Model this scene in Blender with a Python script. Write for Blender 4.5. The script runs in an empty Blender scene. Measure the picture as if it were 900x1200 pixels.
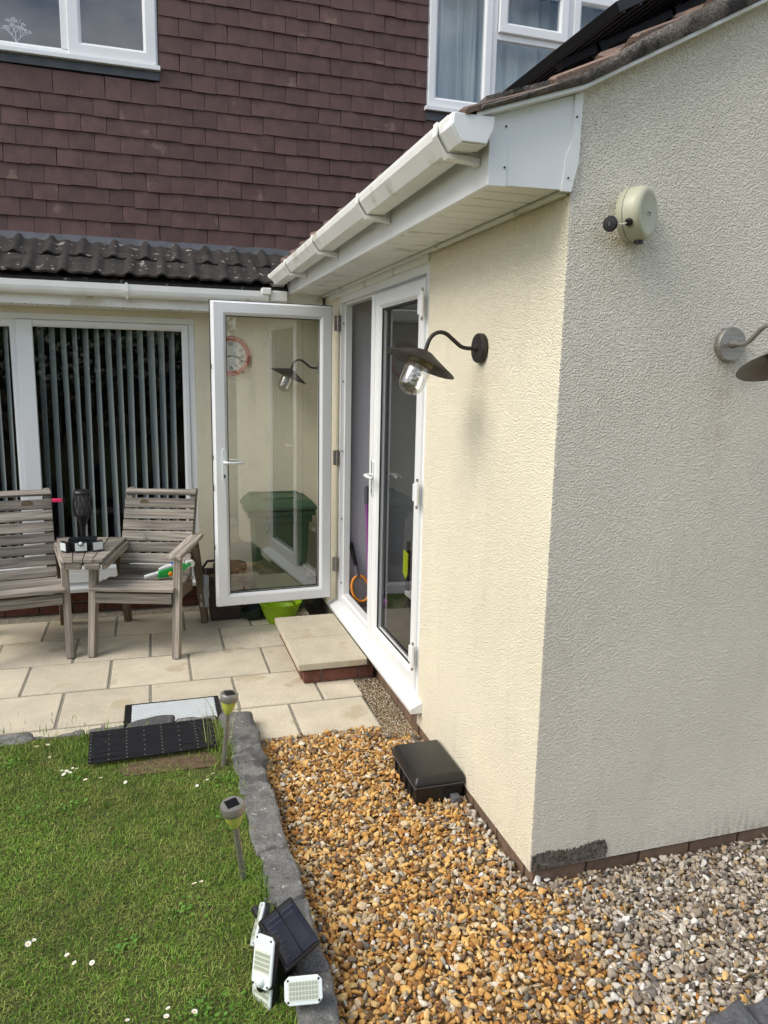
import bpy, bmesh, math, random
import numpy as np
from mathutils import Vector, Matrix, noise as mnoise
random.seed(7); RNG = np.random.default_rng(11)
S = bpy.context.scene; COL = S.collection
V = Vector; R = math.radians
# ------------------------------------------------------------------ camera
cam_d = bpy.data.cameras.new('camera'); cam = bpy.data.objects.new('camera', cam_d); COL.objects.link(cam)
S.camera = cam
cam_d.sensor_fit = 'HORIZONTAL'; cam_d.sensor_width = 36; cam_d.lens = 880.99 / 900 * 36
cam_d.clip_start = 0.05; cam_d.clip_end = 400
_r, _u, _f = V((.95618, -.29214, .01942)), V((.03373, .17577, .98385)), V((.29084, .94008, -.17792))
cam.matrix_world = Matrix(((_r.x, _u.x, -_f.x, -1.2238), (_r.y, _u.y, -_f.y, -2.1262), (_r.z, _u.z, -_f.z, 1.7616), (0, 0, 0, 1)))
# ------------------------------------------------------------------ sky, sun, exposure
SUN_TO = V((-.92, -.16, .98)).normalized()
SUN_EL = math.asin(SUN_TO.z); SUN_AZ = math.atan2(SUN_TO.x, SUN_TO.y)
w = bpy.data.worlds.new('World'); S.world = w; w.use_nodes = True
nt = w.node_tree; bg = nt.nodes['Background']
sky = nt.nodes.new('ShaderNodeTexSky'); sky.sky_type = 'NISHITA'; sky.sun_disc = False
sky.sun_elevation = SUN_EL; sky.sun_rotation = SUN_AZ; sky.air_density = 1.0; sky.dust_density = 2.0
tc = nt.nodes.new('ShaderNodeTexCoord'); mp = nt.nodes.new('ShaderNodeMapping'); mp.inputs['Scale'].default_value = (1, 1, 2.2); mp.inputs['Location'].default_value = (3.1, 1.7, .4)
cn = nt.nodes.new('ShaderNodeTexNoise'); cn.inputs['Scale'].default_value = 2.3; cn.inputs['Detail'].default_value = 7; cn.inputs['Roughness'].default_value = .58
cr = nt.nodes.new('ShaderNodeValToRGB'); cr.color_ramp.elements[0].position = .44; cr.color_ramp.elements[1].position = .70
mx = nt.nodes.new('ShaderNodeMix'); mx.data_type = 'RGBA'; mx.inputs['B'].default_value = (9.4, 9.5, 9.8, 1)
nt.links.new(tc.outputs['Generated'], mp.inputs['Vector']); nt.links.new(mp.outputs[0], cn.inputs['Vector'])
nt.links.new(cn.outputs['Fac'], cr.inputs['Fac']); nt.links.new(cr.outputs[0], mx.inputs['Factor'])
nt.links.new(sky.outputs[0], mx.inputs['A']); nt.links.new(mx.outputs['Result'], bg.inputs['Color'])
bg.inputs['Strength'].default_value = .145
sl = bpy.data.lights.new('sun', 'SUN'); so = bpy.data.objects.new('sun', sl); COL.objects.link(so)
sl.energy = 2.0; sl.angle = R(42); sl.color = (1, .95, .86)
so.rotation_euler = SUN_TO.to_track_quat('Z', 'Y').to_euler(); so.location = SUN_TO * 20
S.view_settings.view_transform = 'Standard'; S.view_settings.look = 'None'; S.view_settings.gamma = 1
S.view_settings.exposure = 0.38
S.cycles.max_bounces = 7; S.cycles.diffuse_bounces = 3; S.cycles.transparent_max_bounces = 14; S.cycles.glossy_bounces = 5
S.cycles.caustics_reflective = False; S.cycles.caustics_refractive = False

# ------------------------------------------------------------------ materials
def lin(c):
    return tuple((x / 255 / 12.92 if x / 255 <= .04045 else ((x / 255 + .055) / 1.055) ** 2.4) for x in c)
MATS = {}
def mk(name, rgb, rough=.6, metal=0, var=0, vscale=20, stretch=(1, 1, 1), rnd=0, bump=0, bscale=60, bdist=.004, spec=.5,
       spots=None, fine=0, fscale=150, attr=False):
    """rgb are sRGB 0-255 values of the surface colour. var: noise mottling, rnd: per-object change, spots=(rgb, scale, threshold)"""
    m = bpy.data.materials.new(name); m.use_nodes = True; n = m.node_tree.nodes; l = m.node_tree.links
    b = n['Principled BSDF']; b.inputs['Roughness'].default_value = rough; b.inputs['Metallic'].default_value = metal
    b.inputs['Specular IOR Level'].default_value = spec
    t = n.new('ShaderNodeTexCoord'); mpn = n.new('ShaderNodeMapping'); mpn.inputs['Scale'].default_value = stretch
    oi = n.new('ShaderNodeObjectInfo')
    add = n.new('ShaderNodeVectorMath'); add.operation = 'ADD'
    sc = n.new('ShaderNodeVectorMath'); sc.operation = 'SCALE'; sc.inputs['Scale'].default_value = 13.7
    cmb = n.new('ShaderNodeCombineXYZ')
    for k in range(3): l.new(oi.outputs['Random'], cmb.inputs[k])
    l.new(cmb.outputs[0], sc.inputs[0]); l.new(t.outputs['Object'], add.inputs[0]); l.new(sc.outputs[0], add.inputs[1])
    l.new(add.outputs[0], mpn.inputs['Vector'])
    col = n.new('ShaderNodeRGB'); c = lin(rgb); col.outputs[0].default_value = (*c, 1)
    cur = col.outputs[0]
    if attr:
        a = n.new('ShaderNodeAttribute'); a.attribute_name = 'col'; cur = a.outputs['Color']
    def scaled(cur, src, lo, hi, f0=0., f1=1.):
        mr = n.new('ShaderNodeMapRange'); mr.inputs['From Min'].default_value = f0; mr.inputs['From Max'].default_value = f1
        mr.inputs['To Min'].default_value = lo; mr.inputs['To Max'].default_value = hi
        l.new(src, mr.inputs['Value'])
        v = n.new('ShaderNodeVectorMath'); v.operation = 'SCALE'; l.new(cur, v.inputs[0]); l.new(mr.outputs[0], v.inputs['Scale'])
        return v.outputs[0]
    if rnd: cur = scaled(cur, oi.outputs['Random'], 1 - rnd, 1 + rnd)
    if var:
        nn = n.new('ShaderNodeTexNoise'); nn.inputs['Scale'].default_value = vscale; nn.inputs['Detail'].default_value = 6
        l.new(mpn.outputs[0], nn.inputs['Vector']); cur = scaled(cur, nn.outputs['Fac'], 1 - var, 1 + var, .3, .7)
    if fine:
        nn = n.new('ShaderNodeTexNoise'); nn.inputs['Scale'].default_value = fscale; nn.inputs['Detail'].default_value = 3
        l.new(mpn.outputs[0], nn.inputs['Vector']); cur = scaled(cur, nn.outputs['Fac'], 1 - fine, 1 + fine, .3, .7)
    for sp in (spots or []):
        srgb, ss, th = sp
        nn = n.new('ShaderNodeTexNoise'); nn.inputs['Scale'].default_value = ss; nn.inputs['Detail'].default_value = 4
        l.new(add.outputs[0], nn.inputs['Vector'])
        rp = n.new('ShaderNodeValToRGB'); rp.color_ramp.elements[0].position = th; rp.color_ramp.elements[1].position = th + .06
        l.new(nn.outputs['Fac'], rp.inputs['Fac'])
        mm = n.new('ShaderNodeMix'); mm.data_type = 'RGBA'; mm.inputs['B'].default_value = (*lin(srgb), 1)
        l.new(rp.outputs[0], mm.inputs['Factor']); l.new(cur, mm.inputs['A']); cur = mm.outputs['Result']
    l.new(cur, b.inputs['Base Color'])
    if bump:
        nn = n.new('ShaderNodeTexNoise'); nn.inputs['Scale'].default_value = bscale; nn.inputs['Detail'].default_value = 4
        l.new(mpn.outputs[0], nn.inputs['Vector'])
        bn = n.new('ShaderNodeBump'); bn.inputs['Strength'].default_value = bump; bn.inputs['Distance'].default_value = bdist
        l.new(nn.outputs['Fac'], bn.inputs['Height']); l.new(bn.outputs[0], b.inputs['Normal'])
    MATS[name] = m; return m
def render_mat(name, rgb, strength=1., stain=(120, 112, 95), tone=.05, runs=()):
    """roughcast masonry paint"""
    m = bpy.data.materials.new(name); m.use_nodes = True; n = m.node_tree.nodes; l = m.node_tree.links
    b = n['Principled BSDF']; b.inputs['Roughness'].default_value = .85; b.inputs['Specular IOR Level'].default_value = .25
    g = n.new('ShaderNodeNewGeometry')
    v = n.new('ShaderNodeTexVoronoi'); v.feature = 'F1'; v.inputs['Scale'].default_value = 115
    ns = n.new('ShaderNodeTexNoise'); ns.inputs['Scale'].default_value = 240; ns.inputs['Detail'].default_value = 2
    wv = n.new('ShaderNodeVectorMath'); wv.operation = 'ADD'
    n2 = n.new('ShaderNodeTexNoise'); n2.inputs['Scale'].default_value = 30
    s2 = n.new('ShaderNodeVectorMath'); s2.operation = 'SCALE'; s2.inputs['Scale'].default_value = .012
    l.new(g.outputs['Position'], n2.inputs['Vector']); l.new(n2.outputs['Color'], s2.inputs[0])
    l.new(g.outputs['Position'], wv.inputs[0]); l.new(s2.outputs[0], wv.inputs[1])
    l.new(wv.outputs[0], v.inputs['Vector']); l.new(wv.outputs[0], ns.inputs['Vector'])
    v2 = n.new('ShaderNodeTexVoronoi'); v2.feature = 'F1'; v2.inputs['Scale'].default_value = 190; l.new(wv.outputs[0], v2.inputs['Vector'])
    def blob(src, k, top):
        q = n.new('ShaderNodeMath'); q.operation = 'MULTIPLY_ADD'; q.inputs[1].default_value = -k; q.inputs[2].default_value = 1.; q.use_clamp = True; l.new(src, q.inputs[0])
        r_ = n.new('ShaderNodeMath'); r_.operation = 'MULTIPLY'; r_.inputs[1].default_value = top; l.new(q.outputs[0], r_.inputs[0]); return r_.outputs[0]
    mxx = n.new('ShaderNodeMath'); mxx.operation = 'MAXIMUM'; l.new(blob(v.outputs['Distance'], 1.9, 1.), mxx.inputs[0]); l.new(blob(v2.outputs['Distance'], 1.8, .75), mxx.inputs[1])
    sub = n.new('ShaderNodeMath'); sub.operation = 'MULTIPLY_ADD'; sub.inputs[1].default_value = .45
    l.new(ns.outputs['Fac'], sub.inputs[0]); l.new(mxx.outputs[0], sub.inputs[2])
    bn = n.new('ShaderNodeBump'); bn.inputs['Strength'].default_value = strength; bn.inputs['Distance'].default_value = .0052
    l.new(sub.outputs[0], bn.inputs['Height']); l.new(bn.outputs[0], b.inputs['Normal'])
    big = n.new('ShaderNodeTexNoise'); big.inputs['Scale'].default_value = 1.6; big.inputs['Detail'].default_value = 7
    l.new(g.outputs['Position'], big.inputs['Vector'])
    mr = n.new('ShaderNodeMapRange'); mr.inputs['From Min'].default_value = .3; mr.inputs['From Max'].default_value = .7
    mr.inputs['To Min'].default_value = 1 - tone; mr.inputs['To Max'].default_value = 1 + tone
    l.new(big.outputs['Fac'], mr.inputs['Value'])
    cc = n.new('ShaderNodeRGB'); cc.outputs[0].default_value = (*lin(rgb), 1)
    sv = n.new('ShaderNodeVectorMath'); sv.operation = 'SCALE'; l.new(cc.outputs[0], sv.inputs[0]); l.new(mr.outputs[0], sv.inputs['Scale'])
    # streaky dirt
    st = n.new('ShaderNodeTexNoise'); st.inputs['Scale'].default_value = 3.1; st.inputs['Detail'].default_value = 8; st.inputs['Roughness'].default_value = .7
    mp2 = n.new('ShaderNodeMapping'); mp2.inputs['Scale'].default_value = (2.2, 2.2, .5); l.new(g.outputs['Position'], mp2.inputs['Vector']); l.new(mp2.outputs[0], st.inputs['Vector'])
    rp = n.new('ShaderNodeValToRGB'); rp.color_ramp.elements[0].position = .56; rp.color_ramp.elements[1].position = .80
    rp.color_ramp.elements[1].color = (.16, .16, .16, 1)
    l.new(st.outputs['Fac'], rp.inputs['Fac'])
    mm = n.new('ShaderNodeMix'); mm.data_type = 'RGBA'; mm.inputs['B'].default_value = (*lin(stain), 1)
    l.new(rp.outputs[0], mm.inputs['Factor']); l.new(sv.outputs[0], mm.inputs['A'])
    sep = n.new('ShaderNodeSeparateXYZ'); l.new(g.outputs['Position'], sep.inputs[0])
    def math_(op, a, b_=None, clamp=False):
        q = n.new('ShaderNodeMath'); q.operation = op; q.use_clamp = clamp
        for i, v_ in enumerate((a, b_)):
            if v_ is None: continue
            if isinstance(v_, (int, float)): q.inputs[i].default_value = v_
            else: l.new(v_, q.inputs[i])
        return q.outputs[0]
    spk = n.new('ShaderNodeTexNoise'); spk.inputs['Scale'].default_value = 26; spk.inputs['Detail'].default_value = 6; l.new(mp2.outputs[0], spk.inputs['Vector'])
    nzv = math_('MULTIPLY', math_('SUBTRACT', spk.outputs['Fac'], .36), 3.2, True)
    cur = mm.outputs['Result']
    for (axis, c0, wd, ztop, zbot, amt, srgb) in runs:              # noisy brownish tint: splash zone at the foot, bands below fittings and soffit
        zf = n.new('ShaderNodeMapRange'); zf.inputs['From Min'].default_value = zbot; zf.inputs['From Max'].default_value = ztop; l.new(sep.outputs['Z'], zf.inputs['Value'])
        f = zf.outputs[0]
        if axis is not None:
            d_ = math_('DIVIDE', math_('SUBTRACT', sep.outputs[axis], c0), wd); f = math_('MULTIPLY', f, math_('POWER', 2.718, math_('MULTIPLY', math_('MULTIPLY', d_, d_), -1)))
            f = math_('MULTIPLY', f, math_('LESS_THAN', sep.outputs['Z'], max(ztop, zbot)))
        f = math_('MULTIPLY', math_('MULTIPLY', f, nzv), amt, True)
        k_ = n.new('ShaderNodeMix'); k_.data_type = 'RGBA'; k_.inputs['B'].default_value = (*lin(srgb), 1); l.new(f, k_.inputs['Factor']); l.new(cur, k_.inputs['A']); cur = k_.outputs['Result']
    l.new(cur, b.inputs['Base Color'])
    MATS[name] = m; return m
def glass_mat(name, boost=1.6, base=.03, tint=(1, 1, 1), rough=0.):
    m = bpy.data.materials.new(name); m.use_nodes = True; n = m.node_tree.nodes; l = m.node_tree.links
    n.remove(n['Principled BSDF']); out = n['Material Output']
    tr = n.new('ShaderNodeBsdfTransparent'); tr.inputs[0].default_value = (*tint, 1)
    gl = n.new('ShaderNodeBsdfGlossy'); gl.inputs['Roughness'].default_value = rough
    lw = n.new('ShaderNodeLayerWeight'); lw.inputs['Blend'].default_value = .5
    pw = n.new('ShaderNodeMath'); pw.operation = 'POWER'; pw.inputs[1].default_value = 5; l.new(lw.outputs['Facing'], pw.inputs[0])
    ma = n.new('ShaderNodeMath'); ma.operation = 'MULTIPLY_ADD'; ma.inputs[1].default_value = boost; ma.inputs[2].default_value = base; ma.use_clamp = True
    l.new(pw.outputs[0], ma.inputs[0])
    mxs = n.new('ShaderNodeMixShader'); l.new(ma.outputs[0], mxs.inputs[0]); l.new(tr.outputs[0], mxs.inputs[1]); l.new(gl.outputs[0], mxs.inputs[2])
    l.new(mxs.outputs[0], out.inputs['Surface']); MATS[name] = m; return m

render_mat('render_cream', (241, 233, 209), .8, runs=[(None, 0, 0, .05, .20, .18, (150, 138, 112)), (None, 0, 0, 2.34, 2.24, .35, (170, 152, 110)), ('Y', .58, .04, 1.80, 1.45, .22, (178, 164, 132))])
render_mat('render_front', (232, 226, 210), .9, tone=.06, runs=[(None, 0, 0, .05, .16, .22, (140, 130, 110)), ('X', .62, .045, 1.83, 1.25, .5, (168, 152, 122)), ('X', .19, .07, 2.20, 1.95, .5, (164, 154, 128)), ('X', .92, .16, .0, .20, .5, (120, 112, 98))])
mk('bare_render', (104, 97, 88), .95, var=.4, vscale=40, bump=1, bscale=120, bdist=.012, spots=[((190, 184, 166), 75, .66), ((72, 66, 60), 60, .52)])
mk('hung_tile', (93, 68, 64), .7, var=.18, vscale=12, rnd=.14, fine=.08, bump=.25, bscale=90, bdist=.003, spots=[((118, 96, 86), 5, .66)])
mk('roof_tile', (50, 45, 42), .85, var=.3, vscale=14, rnd=.15, fine=.25, fscale=120, bump=.5, bscale=120, bdist=.004, spots=[((150, 147, 138), 20, .64), ((206, 205, 198), 13, .70), ((38, 35, 33), 6, .58)])
mk('verge_tile', (112, 92, 80), .85, var=.3, vscale=16, rnd=.12, fine=.3, fscale=140, bump=.6, bscale=120, bdist=.005, spots=[((84, 72, 64), 8, .55), ((168, 166, 156), 30, .70)])
mk('verge_mortar', (102, 95, 88), .95, var=.35, vscale=12, fine=.4, fscale=160, bump=.9, bscale=110, bdist=.008, spots=[((180, 178, 170), 30, .67), ((54, 50, 47), 10, .56)])
mk('lead', (76, 79, 84), .55, var=.2, vscale=10)
mk('upvc', (236, 238, 238), .32, var=.025, vscale=5)
mk('upvc_old', (239, 240, 236), .4, var=.05, vscale=7, spots=[((208, 205, 190), 5, .60), ((176, 174, 156), 24, .72)])
mk('gasket', (16, 16, 17), .6)
mk('paving', (202, 192, 170), .9, var=.10, vscale=7, rnd=.10, fine=.16, fscale=150, bump=.6, bscale=120, bdist=.004, spots=[((186, 173, 146), 3.5, .60), ((132, 127, 114), 42, .75)])
mk('mortar', (140, 135, 122), .95, var=.2, vscale=30, fine=.2, bump=.6, bscale=120)
mk('brick_red', (108, 68, 55), .9, var=.25, vscale=30, rnd=.2, bump=.5, bscale=140, bdist=.003)
mk('brick_tan', (120, 98, 80), .9, var=.2, vscale=30, rnd=.15, bump=.5, bscale=140, bdist=.003)
mk('edging_stone', (112, 111, 108), .9, var=.3, vscale=18, rnd=.1, fine=.3, fscale=140, bump=.9, bscale=60, bdist=.01, spots=[((176, 176, 168), 40, .645), ((84, 84, 84), 7, .56)])
mk('charcoal_stone', (84, 85, 88), .85, var=.3, vscale=18, rnd=.12, fine=.25, fscale=140, bump=.8, bscale=60, bdist=.01, spots=[((140, 138, 132), 26, .66)])
mk('gravel', (190, 150, 90), .85, attr=True, fine=.22, fscale=170, spec=.2)
mk('gravel_bed', (146, 122, 86), .95, var=.4, vscale=60, bump=1, bscale=60, bdist=.01)
mk('soil', (96, 80, 58), .95, var=.35, vscale=40, bump=.8, bscale=80, bdist=.01)
mk('lawn_soil', (76, 80, 36), .95, var=.35, vscale=30, bump=.8, bscale=80, bdist=.01)
mk('grass', (80, 110, 40), .6, attr=True, spec=.25)
mk('wood', (148, 140, 129), .85, var=.36, vscale=14, stretch=(.10, 2.2, 2.2), rnd=.3, fine=.5, fscale=34, bump=.9, bscale=24, bdist=.003, spots=[((104, 92, 78), 5, .68)])
mk('wood_leg', (116, 102, 84), .85, var=.25, vscale=9, stretch=(.12, 1.6, 1.6), rnd=.12, fine=.18, fscale=26, bump=.5, bscale=24, bdist=.003)
mk('wood_knot', (112, 96, 72), .85, var=.3, vscale=30)
mk('black_plastic', (24, 24, 26), .42, var=.2, vscale=30)
mk('box_plastic', (34, 32, 31), .38, var=.25, vscale=18, fine=.2, spots=[((70, 62, 52), 22, .70)])
mk('rubber', (18, 19, 24), .55, var=.3, vscale=20)
mk('iron_lamp', (58, 52, 48), .55, metal=.35, var=.25, vscale=30, bump=.3, bscale=180, bdist=.001)
mk('steel', (160, 156, 148), .42, metal=.65, var=.18, vscale=16, stretch=(1, 1, 6))
mk('steel_dark', (120, 114, 108), .45, metal=.6, var=.2, vscale=20)
mk('brass_collar', (120, 108, 78), .5, metal=.5, var=.2, vscale=30)
mk('lamp_white', (225, 222, 210), .5)
mk('reel', (190, 189, 164), .38, var=.03, vscale=10)
mk('reel_face', (196, 196, 180), .45)
mk('bin_green', (42, 72, 46), .5, var=.15, vscale=10)
mk('lime', (150, 190, 20), .4, var=.05)
mk('dark_green', (28, 44, 30), .5)
mk('planter', (62, 48, 42), .6, var=.2)
mk('plastic_bag', (170, 174, 176), .35, var=.2, vscale=20)
mk('clock_rim', (196, 110, 96), .5, var=.1)
mk('clock_face', (226, 226, 216), .5)
mk('ink', (34, 32, 34), .6)
mk('toy_green', (24, 176, 74), .35); mk('toy_white', (226, 232, 230), .35); mk('toy_orange', (240, 150, 24), .4); mk('toy_blue', (30, 90, 190), .4)
mk('pink', (226, 44, 96), .6)
mk('inner_wall', (206, 206, 212), .8, var=.02, vscale=3)
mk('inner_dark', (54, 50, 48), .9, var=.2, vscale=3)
mk('inner_floor', (90, 82, 78), .8, var=.15, vscale=4)
mk('racket_orange', (226, 142, 44), .5); mk('net', (120, 112, 108), .6)
mk('purple', (150, 84, 150), .45); mk('grey_grip', (92, 92, 98), .6)
mk('tag_yellow', (206, 222, 40), .6)
mk('blind', (170, 177, 176), .75, var=.04, vscale=4)
mk('curtain', (214, 222, 218), .85, var=.06, vscale=5)
mk('ornament', (222, 226, 232), .6)
mk('solar_cell', (34, 38, 54), .22, var=.1, vscale=6)
mk('panel_black', (14, 15, 18), .3)
mk('panel_line', (78, 84, 102), .4)
mk('led_white', (222, 230, 228), .4); mk('led_lens', (216, 221, 208), .25); mk('chip', (166, 172, 154), .5)
mk('stake_lens', (200, 206, 96), .3)
mk('tray_white', (206, 212, 214), .5, var=.05, vscale=20); mk('tray_dot', (150, 156, 158), .6)
mk('petal', (238, 238, 232), .6); mk('daisy_eye', (224, 186, 40), .7); mk('stem', (86, 120, 44), .7)
mk('dandelion', (232, 214, 60), .7)
mk('bark', (84, 70, 56), .95, var=.3, vscale=20, bump=.8, bscale=40, bdist=.01)
mk('leaf', (58, 84, 34), .6, attr=True)
glass_mat('pane', .35, .12, (.95, .97, .96)); glass_mat('pane_low', .3, .045, (.95, .97, .96)); glass_mat('pane_open', .4, .19, (.95, .97, .96)); glass_mat('pane_shut', .3, .13, (.55, .57, .57)); glass_mat('pane_dark', .5, .17, (.93, .95, .95))
glass_mat('lamp_glass', .75, .24, (.90, .90, .87), .10); glass_mat('lens_clear', 1.2, .03, (.9, .93, .9))

# ------------------------------------------------------------------ mesh helpers
class MB:
    def __init__(s): s.v = []; s.f = []
    def add(s, vs, fs):
        o = len(s.v); s.v += [V(p) for p in vs]; s.f += [tuple(i + o for i in f) for f in fs]; return s
    def box(s, x0, x1, y0, y1, z0, z1):
        return s.add([(x0, y0, z0), (x1, y0, z0), (x1, y1, z0), (x0, y1, z0), (x0, y0, z1), (x1, y0, z1), (x1, y1, z1), (x0, y1, z1)],
                     [(0, 3, 2, 1), (4, 5, 6, 7), (0, 1, 5, 4), (1, 2, 6, 5), (2, 3, 7, 6), (3, 0, 4, 7)])
    def fbox(s, c, ax, ay, az, hx, hy, hz):
        c = V(c); P = []
        for k in (-1, 1):
            for (i, j) in ((-1, -1), (1, -1), (1, 1), (-1, 1)): P.append(c + ax * (i * hx) + ay * (j * hy) + az * (k * hz))
        return s.add(P, [(0, 3, 2, 1), (4, 5, 6, 7), (0, 1, 5, 4), (1, 2, 6, 5), (2, 3, 7, 6), (3, 0, 4, 7)])
    def prism(s, poly, vec):
        """poly: list of 3-D points (planar), extruded along vec"""
        n = len(poly); vec = V(vec); P = [V(p) for p in poly]; Q = [p + vec for p in P]
        nrm = sum(((P[(i + 1) % n] - P[0]).cross(P[(i + 2) % n] - P[0]) for i in range(n - 2)), V((0, 0, 0)))
        flip = nrm.dot(vec) > 0
        a = tuple(range(n)); b = tuple(range(n, 2 * n))
        fs = [a[::-1] if flip else a, b if flip else b[::-1]]
        for i in range(n):
            j = (i + 1) % n; q = (i, j, j + n, i + n); fs.append(q if flip else q[::-1])
        return s.add(P + Q, fs)
    def tube(s, pts, rad, seg=10, caps=True):
        pts = [V(p) for p in pts]; n = len(pts); rs = rad if isinstance(rad, (list, tuple)) else [rad] * n
        up = None; ring = []; vs = []
        for i, p in enumerate(pts):
            d = (pts[min(i + 1, n - 1)] - pts[max(i - 1, 0)]).normalized()
            if up is None: up = d.orthogonal().normalized()
            a = (up - d * up.dot(d)).normalized(); b = d.cross(a); up = a
            for k in range(seg):
                t = 2 * math.pi * k / seg; vs.append(p + (a * math.cos(t) + b * math.sin(t)) * rs[i])
        fs = []
        for i in range(n - 1):
            for k in range(seg):
                k2 = (k + 1) % seg; fs.append((i * seg + k, i * seg + k2, (i + 1) * seg + k2, (i + 1) * seg + k))
        if caps: fs += [tuple(range(seg))[::-1], tuple((n - 1) * seg + k for k in range(seg))]
        return s.add(vs, fs)
    def lathe(s, prof, o=(0, 0, 0), axis=(0, 0, 1), seg=28, closed=False):
        """prof: list of (radius, distance along axis)"""
        o = V(o); d = V(axis).normalized(); a = d.orthogonal().normalized(); b = d.cross(a); vs = []; n = len(prof)
        for (rr, h) in prof:
            for k in range(seg):
                t = 2 * math.pi * k / seg; vs.append(o + d * h + (a * math.cos(t) + b * math.sin(t)) * rr)
        fs = []
        for i in range(n - 1 if not closed else n):
            i2 = (i + 1) % n
            for k in range(seg):
                k2 = (k + 1) % seg; fs.append((i * seg + k, i * seg + k2, i2 * seg + k2, i2 * seg + k))
        if not closed:
            fs += [tuple(range(seg))[::-1], tuple((n - 1) * seg + k for k in range(seg))]
        return s.add(vs, fs)
    def rings(s, rects, P):
        """nested rectangles [(a0,a1,b0,b1,h)...] joined into a mitred moulding; P(a,b,h) -> point"""
        vs = []; n = len(rects)
        for (a0, a1, b0, b1, h) in rects: vs += [P(a0, b0, h), P(a1, b0, h), P(a1, b1, h), P(a0, b1, h)]
        fs = []
        for i in range(n):
            i2 = (i + 1) % n
            for k in range(4):
                k2 = (k + 1) % 4; fs.append((i * 4 + k, i * 4 + k2, i2 * 4 + k2, i2 * 4 + k))
        return s.add(vs, fs)
    def mesh(s, name, bevel=0, smooth=False, seg=2):
        me = bpy.data.meshes.new(name); me.from_pydata([tuple(p) for p in s.v], [], s.f); 
        bm = bmesh.new(); bm.from_mesh(me)
        bmesh.ops.recalc_face_normals(bm, faces=bm.faces)
        if bevel:
            es = [e for e in bm.edges if len(e.link_faces) == 2 and e.calc_face_angle(0) > .5]
            bmesh.ops.bevel(bm, geom=es, offset=bevel, segments=seg, profile=.5, affect='EDGES', clamp_overlap=True)
        if smooth:
            for f in bm.faces: f.smooth = True
            for e in bm.edges:
                if len(e.link_faces) == 2 and e.calc_face_angle(0) > .75: e.smooth = False
        bm.to_mesh(me); bm.free(); return me
WM = {}
def link(name, me, mat, parent=None, M=None, center=True):
    M = M or Matrix()
    if center and me is not None and me.users == 0:
        cs = [v.co for v in me.vertices]
        c = V([(min(p[i] for p in cs) + max(p[i] for p in cs)) / 2 for i in range(3)])
        me.transform(Matrix.Translation(-c)); M = M @ Matrix.Translation(c)
    o = bpy.data.objects.new(name, me); COL.objects.link(o)
    if me is not None and mat is not None and not me.materials: me.materials.append(MATS[mat] if isinstance(mat, str) else mat)
    if parent is not None:
        o.parent = parent; o.matrix_parent_inverse = WM[parent.name].inverted()
    o.matrix_basis = M; WM[o.name] = M.copy(); return o
def ob(name, mb, mat, parent=None, bevel=0, smooth=False, M=None, seg=2, **kw):
    o = link(name, mb.mesh(name, bevel, smooth, seg), mat, parent, M)
    if kw: tag(o, **kw)
    return o
def tag(o, label=None, cat=None, group=None, kind=None):
    if label: o['label'] = label
    if cat: o['category'] = cat
    if group: o['group'] = group
    if kind: o['kind'] = kind
    return o
def thing(name, loc, label, cat, group=None):
    o = bpy.data.objects.new(name, None); COL.objects.link(o); o.location = loc; o.empty_display_size = .1
    WM[o.name] = Matrix.Translation(V(loc)); return tag(o, label, cat, group)
def board(name, p0, p1, wdir, wid, thk, mat, parent, bevel=.004, jitter=0):
    """a plank from p0 to p1, local X along its length, wid along wdir"""
    p0, p1 = V(p0), V(p1); ax = (p1 - p0); L = ax.length; ax.normalize()
    ay = (V(wdir) - ax * V(wdir).dot(ax)).normalized(); az = ax.cross(ay)
    mb = MB().box(-L / 2, L / 2, -wid / 2, wid / 2, -thk / 2, thk / 2)
    M = Matrix((ax, ay, az)).transposed().to_4x4(); M.translation = (p0 + p1) / 2
    if jitter: M = M @ Matrix.Rotation(random.uniform(-jitter, jitter), 4, 'X') @ Matrix.Rotation(random.uniform(-jitter, jitter) * .3, 4, 'Z')
    return link(name, mb.mesh(name, bevel), mat, parent, M, center=False)
def XZ(o, y):   # points in a wall plane that faces -y: a = x, b = z, h = towards the viewer
    return lambda a, b, h: V((a, y - h, b))
def frame_rings(a0, a1, b0, b1, wdt, depth, back=.0, lip=.012):
    i = lambda d, h: (a0 + d, a1 - d, b0 + d, b1 - d, h)
    return [i(0, -back), i(0, depth - .004), i(.004, depth), i(wdt - lip - .006, depth), i(wdt - lip, depth - .004), i(wdt, depth - .016), i(wdt, -back)]
def stuff_mesh(name, verts, faces, cols, mat, parent=None, smooth=False):
    """verts (n,3), faces (m,k) numpy; cols (n,3) linear colour per vertex or None"""
    me = bpy.data.meshes.new(name); k = faces.shape[1]
    me.vertices.add(len(verts)); me.vertices.foreach_set('co', verts.astype(np.float32).ravel())
    me.loops.add(faces.size); me.loops.foreach_set('vertex_index', faces.astype(np.int32).ravel())
    me.polygons.add(len(faces)); me.polygons.foreach_set('loop_start', np.arange(0, faces.size, k, dtype=np.int32))
    me.polygons.foreach_set('loop_total', np.full(len(faces), k, dtype=np.int32))
    if smooth: me.polygons.foreach_set('use_smooth', np.ones(len(faces), dtype=bool))
    me.update(); me.validate()
    if cols is not None:
        a = me.color_attributes.new('col', 'FLOAT_COLOR', 'POINT')
        a.data.foreach_set('color', np.c_[cols, np.ones(len(cols))].astype(np.float32).ravel())
    return link(name, me, mat, parent, center=False)

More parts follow.
